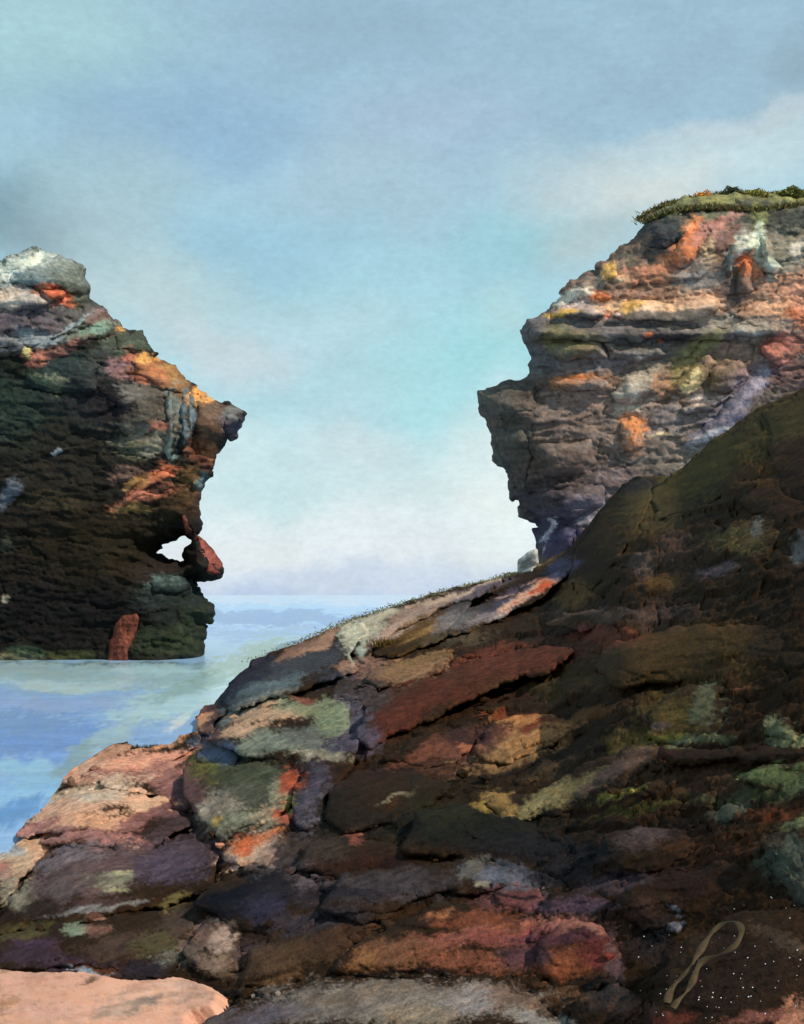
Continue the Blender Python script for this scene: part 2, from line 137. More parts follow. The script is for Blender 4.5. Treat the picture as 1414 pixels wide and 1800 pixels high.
SLOPE = dict(base=(52, 38, 24), ang=20, k=.90, sat=.88, wb=(1.18, .99, .80), s=[  # shade of the right mass and sunlit peach patches are in these colours
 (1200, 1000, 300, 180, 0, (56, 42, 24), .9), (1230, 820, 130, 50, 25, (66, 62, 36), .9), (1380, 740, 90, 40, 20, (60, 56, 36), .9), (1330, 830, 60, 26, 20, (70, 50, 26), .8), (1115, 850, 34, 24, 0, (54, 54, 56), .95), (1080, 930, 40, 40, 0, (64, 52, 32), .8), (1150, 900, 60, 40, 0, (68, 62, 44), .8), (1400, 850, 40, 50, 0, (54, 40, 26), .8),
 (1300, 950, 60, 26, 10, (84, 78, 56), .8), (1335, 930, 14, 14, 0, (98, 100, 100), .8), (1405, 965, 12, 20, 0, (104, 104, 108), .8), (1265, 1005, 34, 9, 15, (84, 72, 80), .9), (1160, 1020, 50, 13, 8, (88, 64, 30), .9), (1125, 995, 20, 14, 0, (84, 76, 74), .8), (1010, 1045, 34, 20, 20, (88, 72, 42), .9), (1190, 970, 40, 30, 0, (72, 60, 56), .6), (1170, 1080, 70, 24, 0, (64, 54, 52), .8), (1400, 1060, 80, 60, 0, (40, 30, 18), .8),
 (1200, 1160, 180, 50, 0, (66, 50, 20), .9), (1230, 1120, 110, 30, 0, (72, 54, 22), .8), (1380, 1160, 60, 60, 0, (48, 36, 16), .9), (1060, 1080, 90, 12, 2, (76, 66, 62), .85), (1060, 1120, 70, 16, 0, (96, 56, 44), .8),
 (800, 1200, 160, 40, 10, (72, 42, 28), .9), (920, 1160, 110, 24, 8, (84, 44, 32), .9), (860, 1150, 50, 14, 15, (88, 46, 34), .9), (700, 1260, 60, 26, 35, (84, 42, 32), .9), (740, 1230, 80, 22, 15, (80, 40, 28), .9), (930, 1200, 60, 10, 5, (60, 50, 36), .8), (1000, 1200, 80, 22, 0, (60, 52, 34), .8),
 (500, 1180, 130, 26, 22, (60, 66, 78), .95), (430, 1190, 60, 24, 40, (42, 44, 62), 1), (560, 1125, 60, 10, 30, (164, 128, 108), .95), (520, 1140, 40, 7, 35, (128, 100, 88), .9), (470, 1210, 60, 14, 15, (84, 104, 116), .9), (600, 1190, 50, 16, 10, (60, 62, 78), .9), (640, 1110, 34, 24, 30, (170, 176, 164), .95), (672, 1085, 36, 9, 25, (150, 144, 130), .8), (628, 1150, 6, 24, -8, (146, 166, 156), .9), (650, 1095, 50, 10, 30, (184, 186, 170), .7),
 (750, 1065, 80, 10, 22, (136, 118, 112), .95), (700, 1105, 70, 10, 30, (160, 140, 134), .9), (690, 1060, 50, 6, 15, (70, 78, 84), .8), (840, 1035, 60, 11, 18, (92, 86, 104), .95), (870, 1018, 40, 6, 18, (176, 158, 142), .9), (780, 1050, 60, 5, 18, (190, 168, 150), .7), (740, 1110, 70, 18, 32, (94, 70, 32), 1), (710, 1135, 60, 10, 25, (58, 42, 20), .9), (760, 1095, 50, 4, 30, (140, 112, 60), .8), (620, 1170, 34, 10, 0, (150, 118, 104), .8), (660, 1180, 40, 16, 10, (112, 92, 88), .95), (720, 1175, 60, 18, 10, (128, 104, 82), .95), (745, 1160, 50, 9, 8, (120, 98, 70), .8),
 (800, 1085, 40, 16, 25, (106, 106, 114), .95), (865, 1078, 50, 9, 22, (132, 126, 134), .95), (900, 1050, 60, 10, 25, (72, 70, 96), .95), (830, 1060, 44, 14, 15, (62, 60, 66), .9), (985, 1000, 30, 14, 30, (74, 74, 104), .9), (960, 985, 30, 10, 20, (80, 66, 48), .9), (800, 1120, 60, 14, 5, (72, 66, 56), .9),
 (928, 1040, 56, 8, 29, (228, 180, 158), 1), (955, 1026, 18, 6, 28, (206, 92, 48), 1), (936, 1036, 8, 5, 28, (190, 74, 40), 1), (912, 1050, 6, 4, 28, (190, 76, 44), .9), (930, 985, 24, 12, 20, (200, 190, 170), .9),
 (640, 1220, 44, 26, 0, (66, 58, 62), .9), (610, 1270, 34, 40, -30, (88, 86, 108), .9), (590, 1310, 60, 16, 20, (66, 64, 84), .95), (640, 1300, 30, 20, 0, (84, 76, 96), .8), (540, 1420, 24, 60, -8, (76, 74, 94), 1), (560, 1365, 24, 24, 0, (70, 66, 84), .9), (550, 1445, 16, 16, 0, (100, 98, 118), .8),
 (470, 1260, 60, 14, 10, (186, 154, 130), .95), (420, 1285, 60, 9, 2, (206, 168, 140), .95), (540, 1245, 50, 16, 0, (126, 138, 112), .95), (580, 1270, 34, 26, 20, (118, 136, 110), .855), (400, 1255, 40, 14, 20, (108, 132, 140), .9), (450, 1235, 60, 10, 18, (124, 128, 126), .8), (530, 1230, 16, 8, 0, (130, 76, 64), .9), (480, 1310, 80, 18, 0, (124, 136, 126), .9), (540, 1300, 40, 18, 0, (96, 104, 104), .8), (560, 1325, 50, 9, 0, (150, 146, 128), .7),
 (382, 1325, 36, 24, -20, (76, 94, 124), 1), (370, 1262, 18, 36, 10, (88, 66, 72), .95), (350, 1350, 34, 20, 30, (78, 78, 46), .95), (375, 1365, 24, 18, 0, (112, 114, 50), .9), (350, 1395, 30, 30, 0, (72, 60, 58), .9), (440, 1370, 60, 30, 0, (68, 76, 60), .95), (420, 1400, 40, 22, 0, (88, 92, 84), .9), (470, 1400, 40, 30, 0, (78, 84, 74), .8), (385, 1430, 34, 34, -35, (152, 144, 132), .95), (352, 1435, 9, 26, -35, (196, 182, 170), .9), (430, 1440, 50, 16, 0, (126, 132, 116), .9), (388, 1438, 9, 9, 0, (206, 168, 84), .9), (490, 1390, 20, 20, 0, (150, 160, 140), .7), (480, 1430, 30, 16, 20, (160, 142, 120), .8),
 (505, 1375, 26, 18, 60, (152, 70, 42), .95), (510, 1375, 11, 10, 0, (176, 84, 54), .9), (500, 1433, 18, 10, -10, (160, 80, 56), .9), (440, 1495, 50, 24, 25, (224, 182, 154), 1), (432, 1483, 30, 13, 22, (200, 100, 52), 1), (470, 1470, 26, 8, 30, (188, 112, 72), .9), (465, 1505, 24, 18, 40, (222, 190, 170), .9), (405, 1515, 24, 10, -20, (150, 124, 128), .8), (512, 1415, 6, 16, 0, (150, 152, 80), .8),
 (300, 1290, 80, 14, 20, (200, 144, 108), 1), (345, 1275, 30, 10, 25, (226, 168, 130), 1), (200, 1320, 50, 13, 18, (180, 138, 116), .95), (262, 1300, 30, 5, 10, (72, 60, 30), .9), (210, 1345, 110, 14, 8, (208, 152, 132), 1), (290, 1340, 50, 13, 20, (196, 142, 126), .9), (160, 1350, 40, 20, 20, (190, 152, 132), .9),
 (240, 1368, 90, 13, -3, (146, 102, 98), 1), (310, 1385, 40, 24, -20, (132, 92, 92), .95), (290, 1358, 40, 13, 0, (150, 106, 102), .9), (330, 1400, 20, 40, 0, (88, 66, 72), .9), (140, 1400, 100, 24, 14, (196, 174, 156), 1), (130, 1420, 90, 14, 10, (204, 164, 144), .9), (230, 1405, 60, 13, -10, (222, 180, 156), 1), (100, 1450, 100, 14, 8, (224, 172, 142), 1), (180, 1400, 40, 9, 10, (170, 166, 156), .8), (270, 1418, 40, 9, 10, (226, 184, 154), .95), (210, 1448, 40, 10, 12, (220, 170, 140), .9),
 (60, 1452, 50, 10, 12, (150, 104, 108), .9), (20, 1465, 40, 12, 20, (196, 136, 130), .9), (110, 1470, 60, 13, 0, (164, 118, 118), .9), (250, 1440, 50, 10, 20, (128, 86, 86), .95), (300, 1430, 30, 9, 10, (120, 84, 88), .9), (180, 1475, 60, 14, -8, (154, 108, 108), .9), (232, 1480, 34, 16, -12, (186, 128, 122), 1), (240, 1492, 24, 5, -12, (214, 164, 150), .9), (50, 1500, 34, 22, 30, (220, 176, 146), .95), (20, 1520, 34, 40, 30, (196, 168, 142), .9), (6, 1535, 14, 16, 0, (170, 110, 108), .9), (10, 1500, 24, 10, 10, (170, 176, 186), .8), (20, 1570, 24, 34, 45, (140, 140, 128), .9),
 (170, 1530, 130, 40, 15, (90, 74, 80), 1), (120, 1510, 60, 16, 20, (108, 100, 112), .9), (310, 1500, 70, 36, 0, (72, 60, 74), .95), (330, 1450, 40, 24, -10, (66, 52, 58), .9), (290, 1530, 60, 26, 0, (74, 66, 88), .9), (190, 1545, 40, 13, 5, (118, 122, 108), .95), (205, 1534, 20, 4, 0, (160, 162, 130), .9), (200, 1562, 24, 3, 0, (150, 156, 124), .8), (110, 1570, 60, 24, 30, (88, 76, 82), .9), (170, 1590, 50, 10, 12, (70, 54, 56), .9), (60, 1600, 34, 14, 10, (52, 40, 34), .95), (170, 1598, 80, 5, 10, (118, 120, 124), .9),
 (30, 1640, 50, 13, 10, (78, 72, 44), .9), (140, 1632, 26, 8, 15, (120, 138, 122), 1), (180, 1630, 26, 9, 10, (118, 86, 78), .9), (60, 1660, 40, 13, 0, (70, 50, 72), .95), (220, 1660, 80, 24, 5, (70, 56, 50), .9), (280, 1660, 40, 24, 0, (76, 72, 48), .9), (315, 1585, 30, 12, 20, (104, 98, 62), .9), (100, 1690, 100, 18, -5, (60, 46, 62), .95), (180, 1700, 50, 9, -8, (88, 52, 30), .95), (160, 1702, 40, 3, -8, (130, 150, 176), .9), (250, 1705, 40, 18, 0, (50, 44, 56), .95), (290, 1690, 20, 13, 0, (96, 100, 96), .7), (320, 1620, 34, 24, 0, (72, 60, 54), .9),
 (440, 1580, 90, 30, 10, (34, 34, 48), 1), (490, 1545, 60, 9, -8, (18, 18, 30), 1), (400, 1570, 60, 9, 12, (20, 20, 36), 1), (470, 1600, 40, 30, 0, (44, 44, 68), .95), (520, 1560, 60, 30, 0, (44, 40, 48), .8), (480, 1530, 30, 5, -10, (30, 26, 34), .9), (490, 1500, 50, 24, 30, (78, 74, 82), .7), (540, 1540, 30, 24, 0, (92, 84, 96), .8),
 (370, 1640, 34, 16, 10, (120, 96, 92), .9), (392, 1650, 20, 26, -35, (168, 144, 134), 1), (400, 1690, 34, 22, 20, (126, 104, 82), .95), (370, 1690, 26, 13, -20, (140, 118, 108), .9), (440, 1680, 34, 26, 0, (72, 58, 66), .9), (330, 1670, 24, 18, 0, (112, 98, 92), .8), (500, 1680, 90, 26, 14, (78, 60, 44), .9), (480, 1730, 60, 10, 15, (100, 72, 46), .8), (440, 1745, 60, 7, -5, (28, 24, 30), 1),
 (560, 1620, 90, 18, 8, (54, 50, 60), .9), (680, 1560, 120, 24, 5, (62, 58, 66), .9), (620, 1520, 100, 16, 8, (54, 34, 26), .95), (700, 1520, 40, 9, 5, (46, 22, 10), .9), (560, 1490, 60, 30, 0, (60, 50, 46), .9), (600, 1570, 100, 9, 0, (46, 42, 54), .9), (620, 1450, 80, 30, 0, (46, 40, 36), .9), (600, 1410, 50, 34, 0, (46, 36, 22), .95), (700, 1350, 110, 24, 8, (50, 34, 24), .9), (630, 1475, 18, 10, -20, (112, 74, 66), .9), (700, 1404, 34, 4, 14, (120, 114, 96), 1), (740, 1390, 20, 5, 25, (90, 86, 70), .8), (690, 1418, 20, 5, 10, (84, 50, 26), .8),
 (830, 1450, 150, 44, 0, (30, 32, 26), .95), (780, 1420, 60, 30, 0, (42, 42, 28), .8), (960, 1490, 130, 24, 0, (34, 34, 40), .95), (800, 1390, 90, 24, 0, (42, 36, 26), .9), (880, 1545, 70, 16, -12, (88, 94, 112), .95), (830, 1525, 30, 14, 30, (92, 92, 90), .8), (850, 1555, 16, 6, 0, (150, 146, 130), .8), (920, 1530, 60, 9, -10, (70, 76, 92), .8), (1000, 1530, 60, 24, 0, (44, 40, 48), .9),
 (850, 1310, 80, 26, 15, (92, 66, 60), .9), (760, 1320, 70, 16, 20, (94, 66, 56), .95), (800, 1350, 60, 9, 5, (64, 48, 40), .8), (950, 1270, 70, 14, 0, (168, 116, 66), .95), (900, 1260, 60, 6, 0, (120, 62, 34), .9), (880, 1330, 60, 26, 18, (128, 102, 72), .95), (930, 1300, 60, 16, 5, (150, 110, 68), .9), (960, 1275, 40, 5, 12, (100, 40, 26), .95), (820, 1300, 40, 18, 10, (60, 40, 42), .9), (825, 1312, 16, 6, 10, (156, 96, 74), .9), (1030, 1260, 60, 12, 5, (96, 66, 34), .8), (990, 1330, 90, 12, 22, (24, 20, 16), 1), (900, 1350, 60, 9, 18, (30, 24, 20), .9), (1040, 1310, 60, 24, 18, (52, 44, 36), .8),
 (1000, 1390, 90, 18, 22, (118, 110, 80), .95), (940, 1420, 50, 13, 10, (126, 120, 90), .95), (1080, 1360, 70, 12, 33, (92, 80, 78), .95), (1120, 1330, 40, 18, 35, (88, 76, 72), .9), (880, 1410, 26, 18, -20, (134, 110, 66), .95), (850, 1420, 16, 8, -20, (140, 118, 52), .9), (960, 1350, 60, 12, 20, (62, 54, 44), .7), (1100, 1395, 50, 7, 15, (110, 108, 60), .9), (1120, 1420, 80, 7, 8, (66, 64, 38), .8),
 (1130, 1300, 60, 16, 5, (84, 74, 46), .9), (1190, 1260, 60, 34, 0, (76, 66, 36), .9), (1245, 1240, 20, 34, 0, (88, 92, 70), .95), (1230, 1300, 50, 9, 5, (100, 108, 80), .9), (1170, 1300, 40, 9, 8, (98, 96, 54), .9), (1160, 1272, 24, 7, 0, (98, 78, 78), .8), (1370, 1285, 26, 20, 10, (96, 106, 82), .95), (1400, 1300, 16, 16, 0, (140, 146, 108), .8), (1290, 1200, 24, 10, 0, (100, 64, 40), .7), (1290, 1330, 150, 12, 0, (50, 34, 20), 1), (1170, 1325, 14, 14, 0, (56, 38, 34), .95),
 (1200, 1370, 100, 26, 0, (60, 48, 38), .9), (1370, 1365, 70, 14, 0, (84, 100, 64), .9), (1400, 1385, 40, 14, 10, (88, 104, 74), .9), (1330, 1355, 40, 5, 12, (100, 120, 76), .9), (1300, 1400, 80, 14, 0, (68, 72, 48), .8), (1280, 1430, 30, 18, 30, (76, 84, 76), .95), (1350, 1430, 50, 14, 10, (78, 44, 26), .9), (1400, 1445, 30, 9, 20, (96, 110, 80), .9), (1150, 1460, 90, 24, 0, (52, 42, 38), .9), (1130, 1475, 50, 20, 0, (74, 62, 66), .9), (1380, 1520, 40, 44, -40, (64, 72, 66), .9), (1410, 1560, 24, 34, 0, (76, 82, 78), .9), (1370, 1510, 20, 40, -40, (70, 80, 72), .8), (1200, 1540, 120, 34, 0, (48, 34, 26), .95), (1250, 1490, 90, 18, 0, (58, 40, 28), .9), (1100, 1520, 70, 12, 15, (40, 32, 22), .8), (1090, 1550, 60, 16, 10, (66, 56, 68), .9),
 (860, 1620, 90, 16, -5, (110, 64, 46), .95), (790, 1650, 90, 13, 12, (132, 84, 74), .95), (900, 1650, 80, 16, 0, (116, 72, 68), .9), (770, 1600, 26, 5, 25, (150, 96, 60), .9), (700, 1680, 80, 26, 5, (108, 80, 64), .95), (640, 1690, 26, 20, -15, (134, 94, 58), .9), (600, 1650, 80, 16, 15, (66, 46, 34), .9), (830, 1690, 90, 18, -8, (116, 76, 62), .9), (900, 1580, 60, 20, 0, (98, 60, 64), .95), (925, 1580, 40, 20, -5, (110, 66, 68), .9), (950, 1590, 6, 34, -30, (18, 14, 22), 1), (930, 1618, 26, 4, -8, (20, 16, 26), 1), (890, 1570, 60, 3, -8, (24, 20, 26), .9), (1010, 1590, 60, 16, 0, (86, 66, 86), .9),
 (1000, 1625, 80, 14, 0, (150, 96, 86), 1), (940, 1640, 50, 10, 5, (130, 80, 78), .9), (1000, 1650, 90, 10, 0, (76, 44, 56), .95), (1060, 1640, 30, 9, -25, (150, 100, 92), .9), (1000, 1690, 60, 24, 0, (120, 66, 42), .95), (980, 1700, 40, 18, 0, (136, 74, 46), .8), (920, 1680, 40, 20, 20, (84, 56, 66), .9), (1060, 1680, 34, 24, -30, (90, 52, 50), .9), (1085, 1700, 10, 40, 10, (104, 80, 86), .8), (1070, 1750, 60, 30, 0, (58, 54, 58), .95), (980, 1750, 60, 18, -10, (72, 56, 44), .9), (1120, 1780, 40, 24, 0, (88, 70, 66), .8),
 (700, 1760, 220, 34, 0, (122, 118, 116), 1), (560, 1775, 110, 24, 8, (112, 108, 108), .9), (830, 1760, 60, 24, 0, (146, 142, 148), .9), (740, 1785, 70, 18, 0, (136, 126, 114), .8), (620, 1750, 90, 13, 8, (108, 100, 94), .9), (460, 1790, 80, 20, 10, (92, 88, 104), .9), (900, 1760, 60, 20, -15, (108, 92, 84), .8), (950, 1790, 50, 13, -15, (140, 140, 142), .8), (660, 1715, 60, 3, 0, (36, 28, 34), .9), (750, 1710, 50, 3, 4, (36, 28, 34), .9), (640, 1700, 20, 3, -30, (40, 28, 30), .9), (370, 1785, 40, 20, 10, (96, 88, 94), .9),
 (1180, 1600, 10, 8, -20, (116, 122, 140), .95), (1186, 1630, 13, 12, -20, (108, 114, 132), .95), (1150, 1650, 40, 40, 0, (48, 42, 48), .8), (1300, 1720, 120, 80, 0, (52, 42, 36), .9), (1210, 1680, 30, 40, 0, (64, 46, 26), .7), (1395, 1790, 30, 22, 30, (176, 122, 100), 1), (1330, 1790, 60, 9, 5, (130, 86, 80), .7), (1180, 1790, 40, 14, 10, (110, 56, 46), .9), (1120, 1600, 30, 16, 20, (58, 44, 42), .7), (1370, 1650, 50, 14, -30, (76, 68, 62), .7)])
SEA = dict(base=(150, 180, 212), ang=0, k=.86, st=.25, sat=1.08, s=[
 (500, 1049, 700, 13, 0, (178, 190, 210), 1), (345, 1250, 46, 8, 35, (226, 226, 218), .95), (150, 1164, 230, 5, 0, (70, 84, 66), .7), (240, 1172, 140, 4, 0, (110, 128, 112), .6), (500, 1088, 320, 12, 0, (104, 132, 178), 1), (450, 1118, 300, 14, 0, (122, 148, 188), .9), (420, 1140, 200, 20, 0, (150, 180, 208), .8), (180, 1190, 280, 26, 0, (160, 184, 186), .95), (60, 1180, 110, 10, 0, (156, 176, 176), .9), (110, 1205, 120, 9, 0, (186, 204, 204), .8), (420, 1170, 90, 30, 25, (128, 150, 128), .9), (300, 1240, 120, 26, 10, (180, 206, 208), .95), (330, 1210, 80, 9, 20, (150, 176, 174), .8), (280, 1180, 80, 10, 0, (176, 204, 206), .8),  # the cliff's dark reflection and the horizon haze are painted on the water
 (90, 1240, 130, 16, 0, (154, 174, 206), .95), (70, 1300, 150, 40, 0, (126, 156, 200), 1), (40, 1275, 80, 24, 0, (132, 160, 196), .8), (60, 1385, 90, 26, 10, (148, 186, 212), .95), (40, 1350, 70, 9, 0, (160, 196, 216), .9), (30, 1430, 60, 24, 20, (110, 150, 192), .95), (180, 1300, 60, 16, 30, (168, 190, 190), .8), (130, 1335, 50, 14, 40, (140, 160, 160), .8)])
SAND = dict(base=(222, 170, 142), ang=8, k=.98, sat=1., wb=(1.06, .96, .92), s=[
 (60, 1740, 90, 30, 0, (220, 168, 142), .8), (300, 1760, 90, 24, 5, (204, 164, 140), .9), (330, 1740, 30, 10, 20, (210, 168, 144), .9), (230, 1790, 50, 14, 15, (176, 148, 128), .9), (270, 1775, 34, 8, 30, (140, 122, 108), .9), (165, 1732, 14, 5, 20, (110, 80, 60), .9), (20, 1780, 24, 20, 0, (176, 134, 104), .9), (100, 1790, 90, 14, 0, (226, 178, 156), .7), (30, 1710, 60, 9, 0, (168, 130, 104), .9), (180, 1715, 60, 6, -8, (214, 170, 150), .8)])

def warm(f, k):
    """offsets blue skylight on the shaded right side: a little more saturated brown than a plain reading of the frame"""
    def w(c, cx=999):
        c = np.array(c, float)
        if cx > 600 and c[0] >= c[1] > c[2]: m = c.mean(); q = 1+(k-1)*np.clip((2.6-c[0]/max(c[2], 1))/.8, 0, 1)*np.clip((150-c[0])/60, 0, 1); c = np.clip(m+(c-m)*q, 0, 255)
        return tuple(c)
    f['base'] = w(f['base']); f['s'] = [(a[0], a[1], a[2], a[3], a[4], w(a[5], a[0]), a[6]) for a in f['s']]
warm(SLOPE, 1.5)
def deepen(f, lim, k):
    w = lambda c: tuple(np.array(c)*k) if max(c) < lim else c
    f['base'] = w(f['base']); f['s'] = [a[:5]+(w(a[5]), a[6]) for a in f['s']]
deepen(LEFT, 80, .80); deepen(SLOPE, 60, .80)  # dark patches, painted shade among them, darkened further
def colour(field, px, py, seed=0.):
    """surface colour, any painted light and shade included, at frame coordinates: base colour, then the patches with ragged edges, then streaks"""
    n = px.shape[0]; a = field['ang']
    sx, sy = rot(px, py, a)
    wx = px+22*fbm(px/60+seed, py/60, 3)+7*fbm(sx/26, sy/7+3, 2)
    wy = py+16*fbm(px/60+40, py/60-seed, 3)+5*fbm(sx/26+9, sy/7, 2)
    C = np.tile(lin(field['base']), (n, 1)); stip = vnoise(sx/4.5+seed, sy/3)*.6+vnoise(px/2.2, py/2.2)*.4
    for cx, cy, rx, ry, an, rgb, op in field['s']:
        m = max(rx, ry)*1.9+25
        idx = np.nonzero((abs(px-cx) < m) & (abs(py-cy) < m))[0]
        if not len(idx): continue
        dx, dy = wx[idx]-cx, wy[idx]-cy
        u, v = rot(dx, dy, an)
        soft = .45*fbm(sx[idx]/14+cx, sy[idx]/3.2+cy, 3)+.75*stip[idx]
        r = np.hypot(u/rx, v/ry)+soft
        t = np.clip((1.38-r)/.72, 0, 1); t = (t*t*(3-2*t)*op)[:, None]
        C[idx] = C[idx]*(1-t)+lin(rgb)*t
    st = 1+field.get('st', 1)*(.42*fbm(sx/34+seed, sy/5, 4)+.22*fbm(px/5, py/5, 3))
    lum = (C*[.3, .55, .15]).sum(1, keepdims=True); C = np.maximum(lum+(C-lum)*field.get('sat', .80), .001)
    hue = .10*fbm(sx/20+5, sy/8+50, 3)
    C = C*np.clip(st, .3, 1.8)[:, None]*np.stack([1+hue, 1+0*hue, 1-hue], 1)
    C = C/field['k']*np.array(field.get('wb', (1, 1, 1))); return np.maximum(C*np.minimum(1, .78/C.max(1, keepdims=True)), .004)

# ------------------------------------------------------------------ materials
def mat_rock(name, bscale, rough=.85, bump=.5, grain=.35, fine=4., speck=.30):
    m = bpy.data.materials.new(name); m.use_nodes = True; t = m.node_tree; t.nodes.clear(); N, K = t.nodes.new, t.links.new
    o = N('ShaderNodeOutputMaterial'); b = N('ShaderNodeBsdfPrincipled'); K(b.outputs[0], o.inputs[0])
    at = N('ShaderNodeAttribute'); at.attribute_name = 'tint'; g = N('ShaderNodeTexCoord')
    n1 = N('ShaderNodeTexNoise'); n1.inputs['Scale'].default_value = bscale; n1.inputs['Detail'].default_value = 9; n1.inputs['Roughness'].default_value = .68; K(g.outputs['Object'], n1.inputs['Vector'])
    r = N('ShaderNodeMapRange'); r.inputs['From Min'].default_value = .3; r.inputs['From Max'].default_value = .7; r.inputs['To Min'].default_value = 1-grain; r.inputs['To Max'].default_value = 1+grain
    K(n1.outputs['Fac'], r.inputs['Value'])
    s = N('ShaderNodeVectorMath'); s.operation = 'SCALE'; K(at.outputs['Color'], s.inputs[0]); K(r.outputs[0], s.inputs['Scale']); K(s.outputs[0], b.inputs['Base Color'])
    vo = N('ShaderNodeTexVoronoi'); vo.inputs['Scale'].default_value = bscale*1.3; vo.feature = 'DISTANCE_TO_EDGE'; K(g.outputs['Object'], vo.inputs['Vector'])
    ad = N('ShaderNodeMath'); ad.operation = 'MULTIPLY_ADD'; ad.inputs[1].default_value = .25; K(vo.outputs['Distance'], ad.inputs[0]); K(n1.outputs['Fac'], ad.inputs[2])
    bp = N('ShaderNodeBump'); bp.inputs['Strength'].default_value = bump; bp.inputs['Distance'].default_value = .6/bscale
    n3 = N('ShaderNodeTexNoise'); n3.inputs['Scale'].default_value = bscale*fine; n3.inputs['Detail'].default_value = 6; n3.inputs['Roughness'].default_value = .7; K(g.outputs['Object'], n3.inputs['Vector'])
    a3 = N('ShaderNodeMath'); a3.operation = 'MULTIPLY_ADD'; a3.inputs[1].default_value = .3; K(n3.outputs['Fac'], a3.inputs[0]); K(ad.outputs[0], a3.inputs[2]); K(a3.outputs[0], bp.inputs['Height'])
    r3 = N('ShaderNodeMapRange'); r3.inputs['From Min'].default_value = .32; r3.inputs['From Max'].default_value = .68; r3.inputs['To Min'].default_value = 1-speck; r3.inputs['To Max'].default_value = 1+speck; K(n3.outputs['Fac'], r3.inputs['Value'])
    s3 = N('ShaderNodeVectorMath'); s3.operation = 'SCALE'; K(s.outputs[0], s3.inputs[0]); K(r3.outputs[0], s3.inputs['Scale']); K(s3.outputs[0], b.inputs['Base Color']); K(bp.outputs[0], b.inputs['Normal'])
    b.inputs['Roughness'].default_value = rough; b.inputs['Specular IOR Level'].default_value = .07
    return m
M_FAR = mat_rock('cliff_rock', 1.1, bump=.6, fine=2.2); M_MID = mat_rock('ridge_rock', 3.0, bump=.8, fine=2.5); M_NEAR = mat_rock('foreshore_rock', 8.0, .75, bump=.95, fine=4.5)
M_SAND = mat_rock('coarse_sand', 45., .95, bump=.5, grain=.12, fine=2., speck=.12)
def mat_plain(name, rgb, rough=.8, var=.3, scale=8.):
    m = bpy.data.materials.new(name); m.use_nodes = True; t = m.node_tree; b = t.nodes['Principled BSDF']
    g = t.nodes.new('ShaderNodeTexCoord'); n = t.nodes.new('ShaderNodeTexNoise'); n.inputs['Scale'].default_value = scale; n.inputs['Detail'].default_value = 5; t.links.new(g.outputs['Object'], n.inputs['Vector'])
    c = t.nodes.new('ShaderNodeValToRGB'); t.links.new(n.outputs['Fac'], c.inputs[0]); t.links.new(c.outputs[0], b.inputs['Base Color'])
    c.color_ramp.elements[0].position = .3; c.color_ramp.elements[1].position = .7
    c.color_ramp.elements[0].color = L4(rgb, 1-var); c.color_ramp.elements[1].color = L4(rgb, 1+var)
    b.inputs['Roughness'].default_value = rough; b.inputs['Specular IOR Level'].default_value = .2
    return m
# ------------------------------------------------------------------ mesh helpers
def link(name, V, Fc, mat, C=None, parent=None, smooth=True, **props):
    me = bpy.data.meshes.new(name); V = np.asarray(V, float)
    O = V.mean(0) if len(V) else np.zeros(3); O = O.copy(); O[2] = V[:, 2].min()
    if parent is not None: O = np.array(parent.get('_o', (0, 0, 0)), float)
    me.from_pydata((V-O).tolist(), [], Fc if isinstance(Fc, list) else Fc.tolist()); me.materials.append(mat)
    if C is not None:
        at = me.color_attributes.new('tint', 'FLOAT_COLOR', 'POINT'); at.data.foreach_set('color', np.concatenate([C, np.ones((len(C), 1))], 1).ravel())
    if smooth: me.polygons.foreach_set('use_smooth', np.ones(len(me.polygons), bool))
    me.update(); o = bpy.data.objects.new(name, me); scene.collection.objects.link(o)
    if parent is None: o.location = O; o['_o'] = O.tolist()
    else: o.parent = parent
    for k, v in props.items(): o[k] = v
    return o
def P3(px, py, Y): return np.stack([(px-CX)/F*Y, Y, CAMZ-(py-HZ)/F*Y], -1)

def sdf(poly, x, y):
    """signed distance to a polygon, negative inside"""
    p = np.asarray(poly, float); q = np.roll(p, -1, 0); d = np.full(x.shape, 1e9); ins = np.zeros(x.shape, bool)
    for (ax, ay), (bx, by) in zip(p, q):
        vx, vy = bx-ax, by-ay; t = np.clip(((x-ax)*vx+(y-ay)*vy)/(vx*vx+vy*vy+1e-9), 0, 1)
        d = np.minimum(d, np.hypot(x-ax-t*vx, y-ay-t*vy))
        c = ((ay > y) != (by > y)); xi = ax+(y-ay)/(by-ay+1e-12)*vx; ins ^= c & (x < xi)
    return np.where(ins, -d, d)

